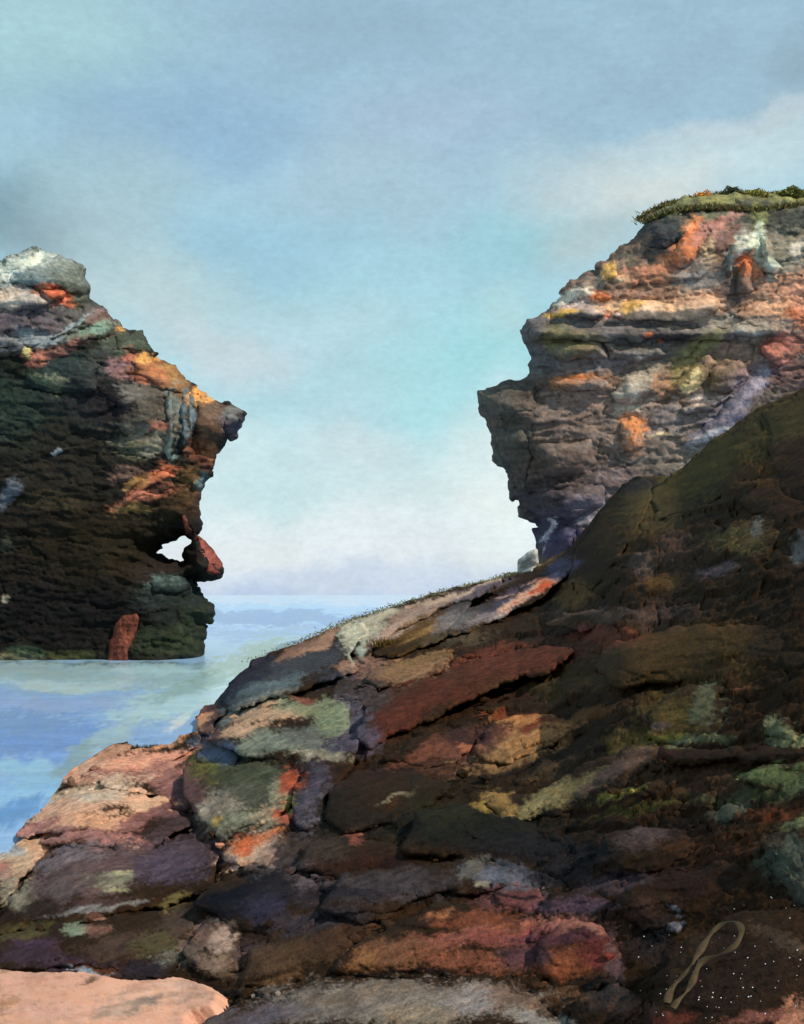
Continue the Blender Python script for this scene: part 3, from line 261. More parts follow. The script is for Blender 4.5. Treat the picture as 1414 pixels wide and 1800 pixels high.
def relief(px, py, ang, seed=0.):
    """shape of broken bedded rock, in frame units, about -1..1"""
    sx, sy = rot(px, py, ang)
    wx = sx+18*fbm(px/70+seed, py/70, 2); wy = sy+10*fbm(px/50, py/50+seed, 2)
    v, gx, gy, e = worley(wx/75+seed, wy/26)
    b = v*.8+gx*.6*np.sin(40*v)+gy*.8*np.cos(23*v)
    wx2 = sx+9*fbm(px/20+seed, py/20, 3); wy2 = sy+6*fbm(px/20, py/20+seed, 3)
    v2, gx2, gy2, e2 = worley(wx2/34+seed+7, wy2/13)
    b2 = v2*.7+gx2*.4*np.sin(31*v2)+gy2*.9
    w = np.clip(.5+2.2*fbm(px/90+seed*3, py/60, 2), 0, 1)
    crack = -np.clip(.06-e, 0, .06)*6*w
    rid = .5-abs(fbm(sx/46+seed, sy/13, 4))*2.2
    big = .5*b+.16*b2+.7*fbm(px/120+seed, py/90, 3)+.22*rid+.14*fbm(sx/40, sy/12, 3)
    q = big*4.2+.5*fbm(px/50, py/50+seed, 2); fr = q-np.floor(q); st = (np.floor(q)+np.clip((fr-.62)/.38, 0, 1)**2-.5*fbm(px/50, py/50+seed, 2))/4.2
    calm = np.clip(.75+1.6*fbm(px/130+seed*5, py/100, 2), .25, 1.2)
    return .35*big+.65*st+crack+calm*(.24*fbm(sx/34, sy/9, 5, .62)+.12*fbm(px/6, py/5, 3))

def rock(name, poly, depth, thick, back, field, mat, step=3.2, rough=4., ang=10, amp=7., R=None, parent=None, seed=0., hole=None, nudge=0., dirv=None, **props):
    """a closed rock: its outline seen from the beach, a rounded broken front, a real back.
       depth = metres or a function of the frame position; thick = bulge to the front (m); back = bulge to the rear (m)"""
    p = np.array(poly, float); x0, y0 = p.min(0)-8; x1, y1 = p.max(0)+8
    nx, ny = max(6, int((x1-x0)/step)), max(6, int((y1-y0)/step))
    gx, gy = np.meshgrid(np.linspace(x0, x1, nx), np.linspace(y0, y1, ny))
    def S(x, y):
        d = sdf(poly, x, y)
        if hole is not None: d = np.maximum(d, -sdf(hole, x, y))
        return d+rough*1.6*fbm(x/26+seed, y/22, 4, .48)
    s = S(gx, gy); keep = s < 0
    cells = keep[:-1, :-1] & keep[1:, :-1] & keep[:-1, 1:] & keep[1:, 1:]
    used = np.zeros_like(keep)
    for a in (0, 1):
        for b in (0, 1): used[a:ny-1+a, b:nx-1+b] |= cells
    full = np.zeros_like(keep); full[1:-1, 1:-1] = cells[:-1, :-1] & cells[1:, :-1] & cells[:-1, 1:] & cells[1:, 1:]
    edge = used & ~full
    e = .5; ex, ey = gx[edge], gy[edge]
    for _ in range(2):
        sv = S(ex, ey); dx = (S(ex+e, ey)-sv)/e; dy = (S(ex, ey+e)-sv)/e; g2 = dx*dx+dy*dy+.05
        ex = ex-np.clip(sv*dx/g2, -step, step); ey = ey-np.clip(sv*dy/g2, -step, step)
    gx[edge], gy[edge] = ex, ey
    idF = -np.ones((ny, nx), int); u = np.nonzero(used.ravel())[0]; idF.ravel()[u] = np.arange(len(u))
    X, Yp, d = gx.ravel()[u], gy.ravel()[u], np.maximum(-s.ravel()[u], 0); ed = edge.ravel()[u]; d[ed] = 0
    if R is None: R = .5*min(x1-x0, y1-y0)*.8
    g = np.sqrt(np.clip(1-(1-np.clip(d/R, 0, 1))**2, 0, 1))
    D = depth(X, Yp) if callable(depth) else np.full(X.shape, float(depth))
    D = D+nudge
    rel = relief(X, Yp, ang, seed)*amp*np.clip(d/10, 0, 1)*D/F
    # relief sits on the surface along the viewing line for faces that stand up; `dirv` pushes it another way
    fr = P3(X, Yp, D-thick*g)
    if dirv is None: fr = fr-(P3(X, Yp, D)-P3(X, Yp, 0*D))/D[:, None]*rel[:, None]
    else: fr = fr+np.array(dirv)*rel[:, None]
    inn = ~ed; ib = -np.ones(len(u), int); ib[ed] = np.nonzero(ed)[0]; ib[inn] = len(u)+np.arange(inn.sum())
    bk = P3(X[inn], Yp[inn], D[inn]+back*g[inn]-.3*rel[inn])
    V = np.concatenate([fr, bk]); cj, ci = np.nonzero(cells)
    a, b_, c, dd = idF[cj, ci], idF[cj, ci+1], idF[cj+1, ci+1], idF[cj+1, ci]
    FF = np.stack([a, dd, c, b_], 1); BB = np.stack([ib[a], ib[b_], ib[c], ib[dd]], 1)
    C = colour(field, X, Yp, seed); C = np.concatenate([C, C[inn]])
    o = link(name, V, np.concatenate([FF, BB]), mat, C, parent, **props)
    samp = (gx, gy, x0, y0, x1, y1, nx, ny, D, g)
    full_d = np.full(nx*ny, np.nan); full_d[u] = D-thick*g-rel
    full_d = full_d.reshape(ny, nx)
    def front(px, py):
        i = np.clip(((np.asarray(px)-x0)/(x1-x0)*(nx-1)).astype(int), 0, nx-1); j = np.clip(((np.asarray(py)-y0)/(y1-y0)*(ny-1)).astype(int), 0, ny-1)
        r = full_d[j, i]; base = depth(np.asarray(px, float), np.asarray(py, float)) if callable(depth) else depth
        return np.where(np.isnan(r), base, r)
    def smoothfront(px, py):
        k = [(0, 0), (9, 0), (-9, 0), (0, 9), (0, -9), (6, 6), (-6, 6), (6, -6), (-6, -6)]
        return sum(front(px+a, py+b) for a, b in k)/len(k)
    return o, smoothfront

# ------------------------------------------------------------------ sea
def sea():
    ys = np.concatenate([[-400, -60, 4], np.geomspace(9, 1200, 330), [2500, 5000, 9000]])
    us = np.concatenate([[-3.5, -1.2, -.6], np.linspace(-.40, .2, 220), [.6, 1.2, 3.5]])
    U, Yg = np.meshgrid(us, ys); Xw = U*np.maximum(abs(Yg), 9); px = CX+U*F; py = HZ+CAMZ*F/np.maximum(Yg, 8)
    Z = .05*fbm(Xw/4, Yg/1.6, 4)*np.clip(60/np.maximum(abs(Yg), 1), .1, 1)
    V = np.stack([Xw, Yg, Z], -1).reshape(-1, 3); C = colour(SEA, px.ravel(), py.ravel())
    n = len(us); i, j = np.meshgrid(np.arange(n-1), np.arange(len(ys)-1)); a = (j*n+i).ravel()
    m = mat_rock('sea_water', .5, .22, bump=.10, grain=.06, speck=.03)
    m.node_tree.nodes['Principled BSDF'].inputs['Specular IOR Level'].default_value = .25
    return link('sea', V, np.stack([a, a+1, a+n+1, a+n], 1), m, C, kind='structure', label='calm blue sea with pale shallows')
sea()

# ------------------------------------------------------------------ rocky slope (the ground)
TOP = np.array([(-700, 1800), (-300, 1700), (-100, 1570), (0, 1490), (60, 1428), (130, 1348), (200, 1308), (290, 1292), (350, 1272), (372, 1240), (405, 1200), (470, 1156), (560, 1116), (620, 1088), (700, 1062), (800, 1032), (900, 1010), (950, 992), (1000, 965), (1050, 905), (1090, 856), (1115, 838), (1180, 838), (1250, 778), (1330, 718), (1414, 682), (1600, 600), (1900, 420), (2400, 300)], float)  # past the right edge the unseen slope is raised to cast shadow
YT = np.array([(-700, 12), (-300, 17), (0, 26), (130, 38), (290, 50), (350, 55), (400, 60), (620, 66), (900, 70), (1000, 62), (1100, 50), (1250, 40), (1414, 32), (1600, 26), (2400, 24)], float)
YB = np.array([(-700, 8.5), (0, 9.5), (500, 8.2), (1000, 7.2), (1414, 6.2), (2400, 5.5)], float)      # at py 2000
_gx = np.arange(-1200, 2900, 10.); _k = np.hanning(45); _k /= _k.sum()
YTS = np.convolve(np.pad(1/np.interp(_gx, YT[:, 0], YT[:, 1]), 22, 'edge'), _k, 'valid')
_k2 = np.hanning(13); _k2 /= _k2.sum(); TPS = np.convolve(np.pad(np.interp(_gx, TOP[:, 0], TOP[:, 1]), 6, 'edge'), _k2, 'valid')
def slope_depth(px, py):
    px = np.asarray(px, float); t = np.interp(px, _gx, TPS); yt = 1/np.interp(px, _gx, YTS); yb = np.interp(px, YB[:, 0], YB[:, 1])
    w = np.clip((py-t)/(2000-t), 0, 1.2)
    return 1/((1-w)/yt+w/yb)
NRM = np.array((-.25, -.60, .76))
def slope():
    cols = np.concatenate([np.linspace(-700, -40, 40), np.linspace(-35, 1450, 560), np.linspace(1460, 2400, 50)])
    t = np.interp(cols, TOP[:, 0], TOP[:, 1])+3*fbm(cols/20, cols*0, 4)
    w = np.concatenate([[0], np.linspace(.004, .80, 330), [.88, 1, 1.15]])
    px = np.tile(cols, (len(w), 1)); py = t+(2000-t)*w[:, None]
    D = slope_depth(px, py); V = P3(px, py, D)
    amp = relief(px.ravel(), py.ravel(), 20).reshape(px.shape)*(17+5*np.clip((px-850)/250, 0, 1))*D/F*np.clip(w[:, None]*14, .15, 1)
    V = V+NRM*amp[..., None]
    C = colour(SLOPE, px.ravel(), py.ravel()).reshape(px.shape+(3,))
    # the far side of the ridge, down into the sea
    rows, crow = [], []
    for k, (dy, f) in enumerate(((1.2, .06), (3, .2), (6, .5), (10, .8), (15, 1.15), (20, 1.5))[::-1]):
        b = V[0].copy(); b[:, 1] += dy; b[:, 0] *= (b[:, 1])/(b[:, 1]-dy); b[:, 2] = V[0, :, 2]-np.maximum((V[0, :, 2]+.3)*min(f, 1)+max(f-1, 0)*6, dy*(CAMZ-V[0, :, 2])/V[0, :, 1]*1.8+.06)
        rows.append(b); crow.append(C[0])
    V = np.concatenate([np.array(rows), V]); C = np.concatenate([np.array(crow), C])
    n = len(cols); r = V.shape[0]; i, j = np.meshgrid(np.arange(n-1), np.arange(r-1)); a = (j*n+i).ravel()
    return link('rocky_ground', V.reshape(-1, 3), np.stack([a, a+n, a+n+1, a+1], 1), M_MID, C.reshape(-1, 3), kind='structure', label='dark rocky slope rising from beach to headland')
slope()

# sandy hollow in the bottom left corner
def sheet(name, poly, field, mat, lift, rough=3., step=3., **props):
    p = np.array(poly, float); x0, y0 = p.min(0)-6; x1, y1 = p.max(0)+6; nx, ny = int((x1-x0)/step), int((y1-y0)/step)
    gx, gy = np.meshgrid(np.linspace(x0, x1, nx), np.linspace(y0, y1, ny)); s = sdf(poly, gx, gy)+rough*fbm(gx/14, gy/14, 4, .6)
    D = slope_depth(gx, gy); V = P3(gx, gy, D)+NRM*((lift*np.clip(-s/10+.1, -.6, 1)+.25*fbm(gx/40, gy/14, 3)*lift)[..., None])
    k = s < 4; cells = k[:-1, :-1] & k[1:, :-1] & k[:-1, 1:] & k[1:, 1:]; cj, ci = np.nonzero(cells); a = cj*nx+ci
    u, inv = np.unique(np.concatenate([a, a+1, a+nx, a+nx+1]), return_inverse=True); m = len(a)
    q = np.stack([inv[:m], inv[2*m:3*m], inv[3*m:], inv[m:2*m]], 1)
    return link(name, V.reshape(-1, 3)[u], q, mat, colour(field, gx.ravel()[u], gy.ravel()[u]), **props)
sheet('sand', [(-300, 1700), (0, 1705), (60, 1712), (150, 1712), (200, 1722), (260, 1728), (320, 1722), (370, 1735), (400, 1758), (385, 1790), (340, 1800), (340, 2000), (-300, 2000)], SAND, M_SAND, .16, kind='structure', label='pale peach sand in the hollow below the ledge')

# ------------------------------------------------------------------ left cliff
Lp = [(-900, 560), (-500, 380), (-200, 440), (-60, 470), (0, 458), (60, 438), (105, 446), (150, 474), (158, 525), (190, 540), (212, 572), (255, 585), (268, 620), (300, 640), (328, 660), (348, 690), (372, 698), (398, 708), (428, 724), (430, 750), (402, 775), (376, 795), (372, 832), (354, 865), (360, 915), (356, 940), (374, 982), (392, 1000), (384, 1015), (338, 1018), (346, 1035), (386, 1078), (364, 1096), (364, 1190), (352, 1330), (-900, 1330)]
hole = [(278, 971), (297, 955), (322, 945), (332, 952), (321, 982), (302, 977)]
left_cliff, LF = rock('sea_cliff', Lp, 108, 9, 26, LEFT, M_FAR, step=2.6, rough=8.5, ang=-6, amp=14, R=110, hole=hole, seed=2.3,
    label='dark sea cliff on the left with a small see-through hole', category='cliff')
def lpart(name, poly, thick, amp=8, ang=-6, seed=1., **kw):
    return rock(name, poly, LF, thick*1.2, 2.5, LEFT, M_FAR, step=2.6, rough=6, nudge=thick*.45, ang=ang, amp=amp, parent=left_cliff, seed=seed, **kw)[0]
lpart('cap_rock', [(-80, 480), (0, 456), (62, 436), (108, 450), (78, 462), (40, 478), (0, 492), (-80, 510)], 1.4, label='chalk-white cap rock at the very top')
lpart('rock_block', [(10, 488), (80, 466), (140, 474), (156, 500), (150, 522), (60, 506), (20, 504)], 1.6, seed=3)
lpart('rock_ledge', [(-60, 512), (60, 506), (96, 530), (80, 545), (-60, 552)], 1.5, seed=4, label='pale mauve ledge')
lpart('rock_block', [(72, 508), (120, 510), (118, 528), (90, 538), (78, 526)], 1.9, seed=5, label='bright rust-orange block')
lpart('rock_ledge', [(-60, 610), (40, 600), (110, 580), (180, 540), (192, 548), (130, 588), (70, 612), (-60, 622)], 1.6, ang=20, seed=6, label='slanting blue-grey ledge')
lpart('rock_ledge', [(110, 600), (160, 575), (205, 562), (214, 580), (180, 600), (120, 612)], 1.5, ang=20, seed=7, label='mossy green-grey ledge')
lpart('rock_block', [(200, 585), (250, 580), (268, 615), (240, 622), (205, 615)], 1.6, seed=8)
lpart('rock_block', [(222, 625), (290, 630), (340, 685), (330, 700), (270, 680), (235, 660)], 1.6, ang=-30, seed=9, label='orange lichen-covered shoulder block')
lpart('rock_rib', [(292, 680), (310, 684), (312, 760), (306, 815), (290, 812), (290, 740)], 1.3, ang=85, seed=10, label='blue-grey upright rib')
lpart('rock_rib', [(316, 688), (337, 692), (338, 770), (330, 790), (316, 788)], 1.3, ang=85, seed=11, label='slate-blue upright rib')
lpart('rock_block', [(340, 700), (395, 708), (400, 770), (374, 795), (345, 790)], 1.6, ang=60, seed=12, label='brown block behind the overhanging nose')
lpart('overhang', [(398, 712), (426, 726), (430, 750), (404, 774), (394, 750)], 1.2, ang=60, seed=13, label='violet-grey overhanging nose')
lpart('rock_block', [(225, 860), (258, 832), (300, 826), (305, 856), (260, 872), (205, 900)], 1.6, ang=20, seed=14, label='orange stained sloping block')
lpart('rock_block', [(334, 838), (352, 838), (356, 856), (342, 864)], 1.0, seed=15, label='small blue-grey block near the edge')
lpart('rock_block', [(262, 1020), (300, 1010), (338, 1018), (344, 1036), (310, 1048), (270, 1046)], 1.8, seed=16, label='teal-grey block under the hole')
lpart('rock_block', [(200, 700), (240, 690), (280, 710), (280, 760), (230, 770), (195, 745)], 1.5, seed=17)
lpart('rock_block', [(40, 640), (120, 625), (180, 640), (170, 690), (100, 700), (50, 680)], 1.5, seed=18)
# iron-red blade of rock at the rim, and the red slab at the waterline
RED = dict(base=(140, 68, 54), ang=60, k=1.1, s=[(340, 945, 10, 14, 0, (84, 52, 44), .8), (384, 1008, 12, 8, 0, (60, 38, 34), .8), (366, 975, 24, 8, -55, (186, 90, 72), .8), (380, 1000, 12, 10, 0, (140, 56, 44), .8)])
rock('rock_blade', [(320, 902), (326, 906), (334, 928), (346, 940), (362, 950), (378, 968), (392, 990), (391, 1010), (374, 1014), (362, 1004), (366, 990), (352, 970), (340, 952), (328, 940), (322, 918)], LF, .6, 2, RED, M_FAR, step=2.0, rough=2.2, ang=-55, amp=8, parent=left_cliff, seed=21, nudge=-.5, label='thin red rock blade beside the hole')
rock('rock_slab', [(214, 1082), (240, 1078), (246, 1090), (228, 1150), (224, 1180), (186, 1180), (192, 1130), (204, 1100)], LF, .9, 3, dict(base=(124, 60, 40), ang=70, k=1.1, s=[(210, 1150, 12, 30, 0, (96, 48, 34), .8)]), M_FAR, step=2.2, rough=4, ang=75, amp=12, parent=left_cliff, seed=22, nudge=-.4, label='rust-red slab at the waterline')

# ------------------------------------------------------------------ right headland
Rp = [(836, 684), (870, 674), (906, 666), (930, 655), (934, 630), (916, 606), (912, 580), (926, 560), (958, 542), (985, 516), (1030, 480), (1080, 440), (1118, 408), (1138, 380), (1180, 356), (1230, 346), (1285, 338), (1350, 342), (1414, 336), (1700, 300), (2100, 330), (2500, 600), (2500, 1260), (880, 1260), (905, 1040), (916, 1000), (944, 972), (938, 930), (914, 905), (906, 880), (893, 850), (888, 822), (870, 808), (862, 760), (856, 742), (840, 716)]
headland, RF = rock('headland', Rp, 88, 8, 40, RIGHT, M_FAR, step=2.6, rough=8.5, ang=5, amp=13, R=100, seed=5.7,
    label='tall headland on the right with layered ledges and grassy top', category='headland')
def rpart(name, poly, thick, amp=8, ang=4, seed=1., **kw):
    return rock(name, poly, RF, thick*1.2, 2.5, RIGHT, M_FAR, step=2.6, rough=6, nudge=thick*.45, ang=ang, amp=amp, parent=headland, seed=seed, **kw)[0]
rpart('rock_block', [(1122, 408), (1150, 385), (1220, 380), (1235, 400), (1200, 430), (1160, 440), (1120, 436)], 1.6, seed=31, label='charcoal block under the grass edge')
rpart('rock_block', [(1190, 410), (1230, 398), (1240, 420), (1222, 460), (1196, 476), (1180, 460)], 1.5, ang=60, seed=32, label='burnt-orange block')
rpart('rock_rib', [(1270, 470), (1290, 430), (1330, 415), (1335, 432), (1300, 460), (1286, 492)], 1.4, ang=50, seed=33)
rpart('rock_block', [(1332, 410), (1358, 408), (1362, 450), (1380, 470), (1364, 492), (1338, 480)], 1.6, ang=70, seed=34, label='pale grey-green block')
rpart('rock_block', [(1290, 480), (1310, 448), (1330, 470), (1330, 515), (1290, 525)], 1.4, ang=70, seed=35)
rpart('rock_block', [(1052, 482), (1074, 466), (1090, 480), (1080, 494), (1056, 496)], 1.1, seed=36, label='yellow lichen block')
rpart('rock_block', [(1030, 520), (1048, 508), (1080, 516), (1078, 532), (1040, 536)], 1.1, seed=37, label='dark orange block')
rpart('rock_ledge', [(962, 548), (1010, 538), (1100, 550), (1096, 560), (1010, 562), (966, 560)], 1.6, seed=38, label='pale mauve ledge with yellow lichen')
rpart('rock_ledge', [(1080, 548), (1110, 524), (1200, 528), (1240, 516), (1275, 530), (1260, 556), (1190, 568), (1090, 566)], 1.9, seed=39, label='sunlit peach ledge')
rpart('rock_ledge', [(912, 582), (926, 564), (1080, 570), (1200, 574), (1380, 566), (1400, 590), (1260, 600), (1100, 604), (940, 604)], 1.9, seed=40, label='long slate-grey ledge')
rpart('rock_block', [(960, 596), (1060, 596), (1070, 630), (1000, 640), (962, 626)], 1.4, seed=41, label='olive stained block')
rpart('rock_block', [(1060, 600), (1160, 604), (1190, 625), (1120, 645), (1070, 632)], 1.4, seed=42)
rpart('rock_block', [(1170, 690), (1200, 645), (1250, 612), (1262, 640), (1230, 690), (1196, 704)], 1.7, ang=40, seed=43, label='mossy block with cream face')
rpart('rock_block', [(1240, 650), (1300, 630), (1330, 660), (1290, 690), (1250, 690)], 1.5, seed=44)
rpart('rock_block', [(1330, 606), (1370, 596), (1400, 620), (1380, 650), (1345, 640)], 1.4, seed=45, label='pinkish-red block')
rpart('rock_ledge', [(950, 664), (1040, 656), (1072, 668), (1060, 690), (980, 690)], 1.6, seed=46, label='orange-brown ledge')
rpart('overhang', [(838, 686), (900, 668), (946, 674), (950, 720), (900, 740), (858, 740), (842, 716)], 1.6, seed=47, label='jutting grey nose over the gap')
rpart('rock_block', [(1070, 690), (1100, 660), (1160, 650), (1160, 690), (1120, 716), (1080, 712)], 1.5, ang=30, seed=48)
rpart('rock_block', [(1086, 740), (1110, 728), (1136, 742), (1134, 790), (1108, 800), (1090, 780)], 1.3, ang=80, seed=49, label='orange stained block in the middle of the face')
rpart('rock_ledge', [(1190, 716), (1240, 704), (1290, 690), (1300, 700), (1250, 722), (1200, 728)], 1.4, ang=16, seed=50)
rpart('buttress', [(1180, 780), (1250, 730), (1310, 660), (1345, 650), (1350, 690), (1300, 750), (1240, 800)], 2.2, ang=40, seed=51, label='blue-violet sloping buttress')
rpart('rock_block', [(870, 760), (920, 750), (940, 800), (930, 850), (896, 846), (888, 820), (868, 804)], 1.4, seed=52)
rpart('rock_block', [(940, 780), (1040, 770), (1060, 820), (1000, 850), (950, 840)], 1.5, seed=53)
rpart('rock_block', [(930, 870), (1000, 850), (1060, 850), (1070, 890), (1000, 920), (940, 910)], 1.5, ang=14, seed=54)
rpart('rock_block', [(938, 930), (990, 915), (1020, 930), (1000, 985), (950, 985)], 1.6, seed=55, label='indigo block at the foot of the face')

# ------------------------------------------------------------------ rocks lying on the slope
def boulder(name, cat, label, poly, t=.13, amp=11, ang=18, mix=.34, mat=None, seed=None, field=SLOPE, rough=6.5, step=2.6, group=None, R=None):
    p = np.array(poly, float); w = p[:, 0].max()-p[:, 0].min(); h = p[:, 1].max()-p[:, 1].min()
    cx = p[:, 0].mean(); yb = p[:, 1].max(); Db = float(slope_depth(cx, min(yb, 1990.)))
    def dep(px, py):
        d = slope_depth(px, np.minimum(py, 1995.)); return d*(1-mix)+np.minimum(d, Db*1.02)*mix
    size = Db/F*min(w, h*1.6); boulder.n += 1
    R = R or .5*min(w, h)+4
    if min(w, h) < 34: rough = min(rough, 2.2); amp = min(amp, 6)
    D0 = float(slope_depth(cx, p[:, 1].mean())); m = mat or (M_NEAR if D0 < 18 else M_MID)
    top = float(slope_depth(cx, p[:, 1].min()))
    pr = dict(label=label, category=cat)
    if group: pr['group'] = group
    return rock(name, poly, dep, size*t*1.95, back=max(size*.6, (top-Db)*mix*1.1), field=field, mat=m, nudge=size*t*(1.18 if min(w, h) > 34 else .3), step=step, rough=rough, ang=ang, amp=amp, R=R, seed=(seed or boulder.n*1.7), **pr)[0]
boulder.n = 0
B = boulder
B('humped_boulder', 'boulder', 'blue-black humped boulder forming the seaward end of the ridge', [(392, 1240), (400, 1200), (450, 1160), (540, 1125), (600, 1104), (640, 1095), (655, 1112), (610, 1150), (628, 1178), (560, 1205), (480, 1230), (420, 1250)])
B('standing_stone', 'rock', 'purple-brown upright stone at the left foot of the blue-black humped boulder', [(352, 1290), (350, 1262), (362, 1240), (392, 1226), (402, 1244), (382, 1268), (370, 1294)], ang=60)
B('ridge_slab', 'rock slab', 'pale grey streaked slab along the ridge crest above the ochre grassy bank', [(606, 1118), (680, 1070), (790, 1040), (880, 1014), (902, 1016), (860, 1040), (760, 1078), (690, 1118), (640, 1166), (616, 1150)], ang=25)
B('grassy_bank', 'bank', 'ochre-brown bank of dry turf between the pale ridge slab and red ledge', [(652, 1152), (700, 1106), (770, 1076), (836, 1052), (806, 1092), (776, 1122), (700, 1152)], ang=28, amp=5)
B('tongue_slab', 'rock slab', 'slate-grey tongue of rock pointing left below the headland foot', [(772, 1112), (830, 1068), (900, 1042), (985, 1000), (1004, 1008), (964, 1042), (886, 1088), (838, 1104), (800, 1116)], ang=24)
B('narrow_slab', 'rock slab', 'narrow peach slab with rust-red spots lying on the slate-grey tongue', [(872, 1070), (900, 1047), (956, 1016), (972, 1018), (960, 1034), (916, 1058), (880, 1074)], t=.5, amp=3, rough=1.2, step=2.0, ang=28)
PALE = dict(base=(196, 188, 172), ang=10, k=1.0, s=[(935, 990, 12, 8, 20, (120, 112, 100), .8)])
B('pale_block', 'rock', 'small pale cream block where the ridge crest meets the headland', [(910, 1008), (912, 984), (928, 970), (944, 966), (948, 990), (936, 1004)], field=PALE, t=.4, amp=3, rough=1.5, step=2.0)
B('flat_stone', 'rock', 'pinkish-brown flat stone directly under the ochre turf bank', [(640, 1196), (660, 1174), (720, 1156), (800, 1146), (790, 1180), (710, 1208), (664, 1212)])
B('mossy_boulder', 'boulder', 'sage-green mossy boulder with peach streaks below the humped boulder', [(368, 1300), (400, 1262), (470, 1238), (560, 1222), (618, 1232), (622, 1280), (590, 1322), (480, 1338), (400, 1322)], ang=10)
B('blue_stone', 'rock', 'small slate-blue stone touching the left end of the sage-green mossy boulder', [(346, 1330), (362, 1302), (400, 1302), (426, 1330), (404, 1356), (366, 1354)])
B('lichen_boulder', 'boulder', 'grey-green boulder with yellow lichen and white lower-left edge', [(318, 1352), (350, 1340), (420, 1345), (510, 1340), (530, 1375), (506, 1430), (450, 1466), (396, 1484), (352, 1440), (320, 1400)], ang=-20)
B('peach_stone', 'rock', 'bright peach stone with an orange stain under the grey-green lichen boulder', [(384, 1500), (400, 1480), (440, 1462), (500, 1432), (508, 1446), (490, 1490), (472, 1526), (430, 1528), (396, 1514)], ang=25)
B('orange_stone', 'rock', 'little orange-red stone on the right rim of the lichen boulder', [(488, 1362), (512, 1350), (532, 1356), (526, 1384), (500, 1394)], t=.5, step=2)
B('violet_rib', 'rock', 'violet-grey upright rib between the lichen boulder and dark brown hollow', [(514, 1440), (520, 1380), (548, 1330), (600, 1300), (640, 1290), (622, 1345), (576, 1400), (572, 1450), (540, 1462)], ang=70)
B('red_ledge', 'rock ledge', 'deep rust-red ledge sweeping up from the violet rib', [(622, 1292), (656, 1236), (740, 1196), (850, 1156), (960, 1136), (1004, 1146), (960, 1184), (860, 1212), (780, 1258), (700, 1290), (644, 1322)], ang=18)
B('mauve_ledge', 'rock ledge', 'mauve-brown ledge below the rust-red ledge, left of the golden-tan slab', [(652, 1336), (740, 1296), (826, 1272), (842, 1306), (800, 1344), (730, 1350)], ang=18)
B('tan_slab', 'rock slab', 'golden-tan slab streaked with dark red in the middle of the slope', [(838, 1330), (846, 1288), (900, 1256), (1000, 1260), (1036, 1280), (960, 1316), (890, 1346)], ang=10)
B('long_slab', 'rock slab', 'long olive-grey slab slanting like an arm toward the dark log-like ledge', [(846, 1416), (872, 1398), (930, 1396), (1040, 1340), (1120, 1308), (1158, 1304), (1164, 1334), (1090, 1392), (980, 1436), (890, 1446)], ang=24)
B('dark_ledge', 'rock ledge', 'dark brown log-like ledge running level to the right edge', [(1152, 1326), (1168, 1308), (1250, 1322), (1350, 1306), (1480, 1308), (1480, 1342), (1330, 1346), (1180, 1348)], t=.45, ang=2)
B('olive_boulder', 'boulder', 'rounded olive boulder resting on the dark log-like ledge', [(1130, 1300), (1150, 1240), (1200, 1206), (1264, 1206), (1280, 1256), (1262, 1310), (1190, 1312)], ang=0)
B('green_stone', 'rock', 'small grey-green stone above the ledge near the right edge', [(1346, 1300), (1356, 1270), (1386, 1262), (1412, 1290), (1400, 1308)], t=.4)
B('green_slab', 'rock slab', 'bright algae-green slab below the ledge at the right edge', [(1296, 1372), (1340, 1346), (1470, 1346), (1470, 1404), (1380, 1398), (1330, 1382)], ang=6)
B('small_slate', 'rock', 'small bluish stone left of the rust-brown shelf at the right edge', [(1258, 1444), (1282, 1408), (1304, 1412), (1310, 1440), (1280, 1452)], t=.4)
B('slate_boulder', 'boulder', 'blue-green boulder cut by the right edge above the dark flat boulder', [(1330, 1480), (1380, 1452), (1480, 1440), (1480, 1640), (1420, 1610), (1370, 1550)], ang=-50)
B('peach_rock', 'rock', 'peach rock face with a dark turf tuft at the water edge', [(136, 1368), (166, 1342), (205, 1326), (290, 1306), (348, 1288), (360, 1300), (316, 1336), (300, 1352), (220, 1362), (160, 1372)], ang=14, amp=5)
B('maroon_ledge', 'rock ledge', 'dusty maroon ledge between the peach rock face and cream slab', [(156, 1378), (210, 1356), (300, 1350), (330, 1380), (344, 1420), (318, 1430), (270, 1396), (200, 1388)], ang=-8, amp=5)
B('cream_slab', 'rock slab', 'cream and peach slab with a small blue stone on it', [(6, 1486), (60, 1432), (130, 1388), (220, 1388), (290, 1402), (306, 1420), (240, 1446), (150, 1462), (60, 1466)], ang=10, amp=4)
B('rose_ledge', 'rock ledge', 'rose-brown ledge below the cream slab with a pink knob', [(40, 1480), (130, 1462), (230, 1440), (310, 1424), (336, 1446), (300, 1470), (262, 1500), (190, 1492), (100, 1486)], ang=8, amp=6)
B('pink_knob', 'rock', 'small pink knob on the end of the rose-brown ledge', [(200, 1480), (220, 1464), (254, 1476), (264, 1496), (236, 1504), (206, 1498)], t=.5, step=2, amp=4)
B('shore_rock', 'rock', 'pale peach rock with maroon spot at the far left shore', [(-120, 1580), (-40, 1520), (10, 1500), (70, 1484), (80, 1500), (40, 1545), (0, 1600), (-120, 1640)], ang=35, amp=5)
B('mauve_boulder', 'boulder', 'large smooth mauve-brown boulder in the lower left', [(-20, 1640), (20, 1580), (70, 1514), (160, 1488), (260, 1498), (330, 1470), (388, 1500), (376, 1560), (310, 1592), (200, 1612), (100, 1640)], ang=25)
B('flat_pebble', 'stone', 'oval grey-green stone lying on the large mauve boulder', [(148, 1552), (166, 1532), (200, 1526), (226, 1536), (222, 1556), (184, 1568)], t=.4, step=2, amp=3)
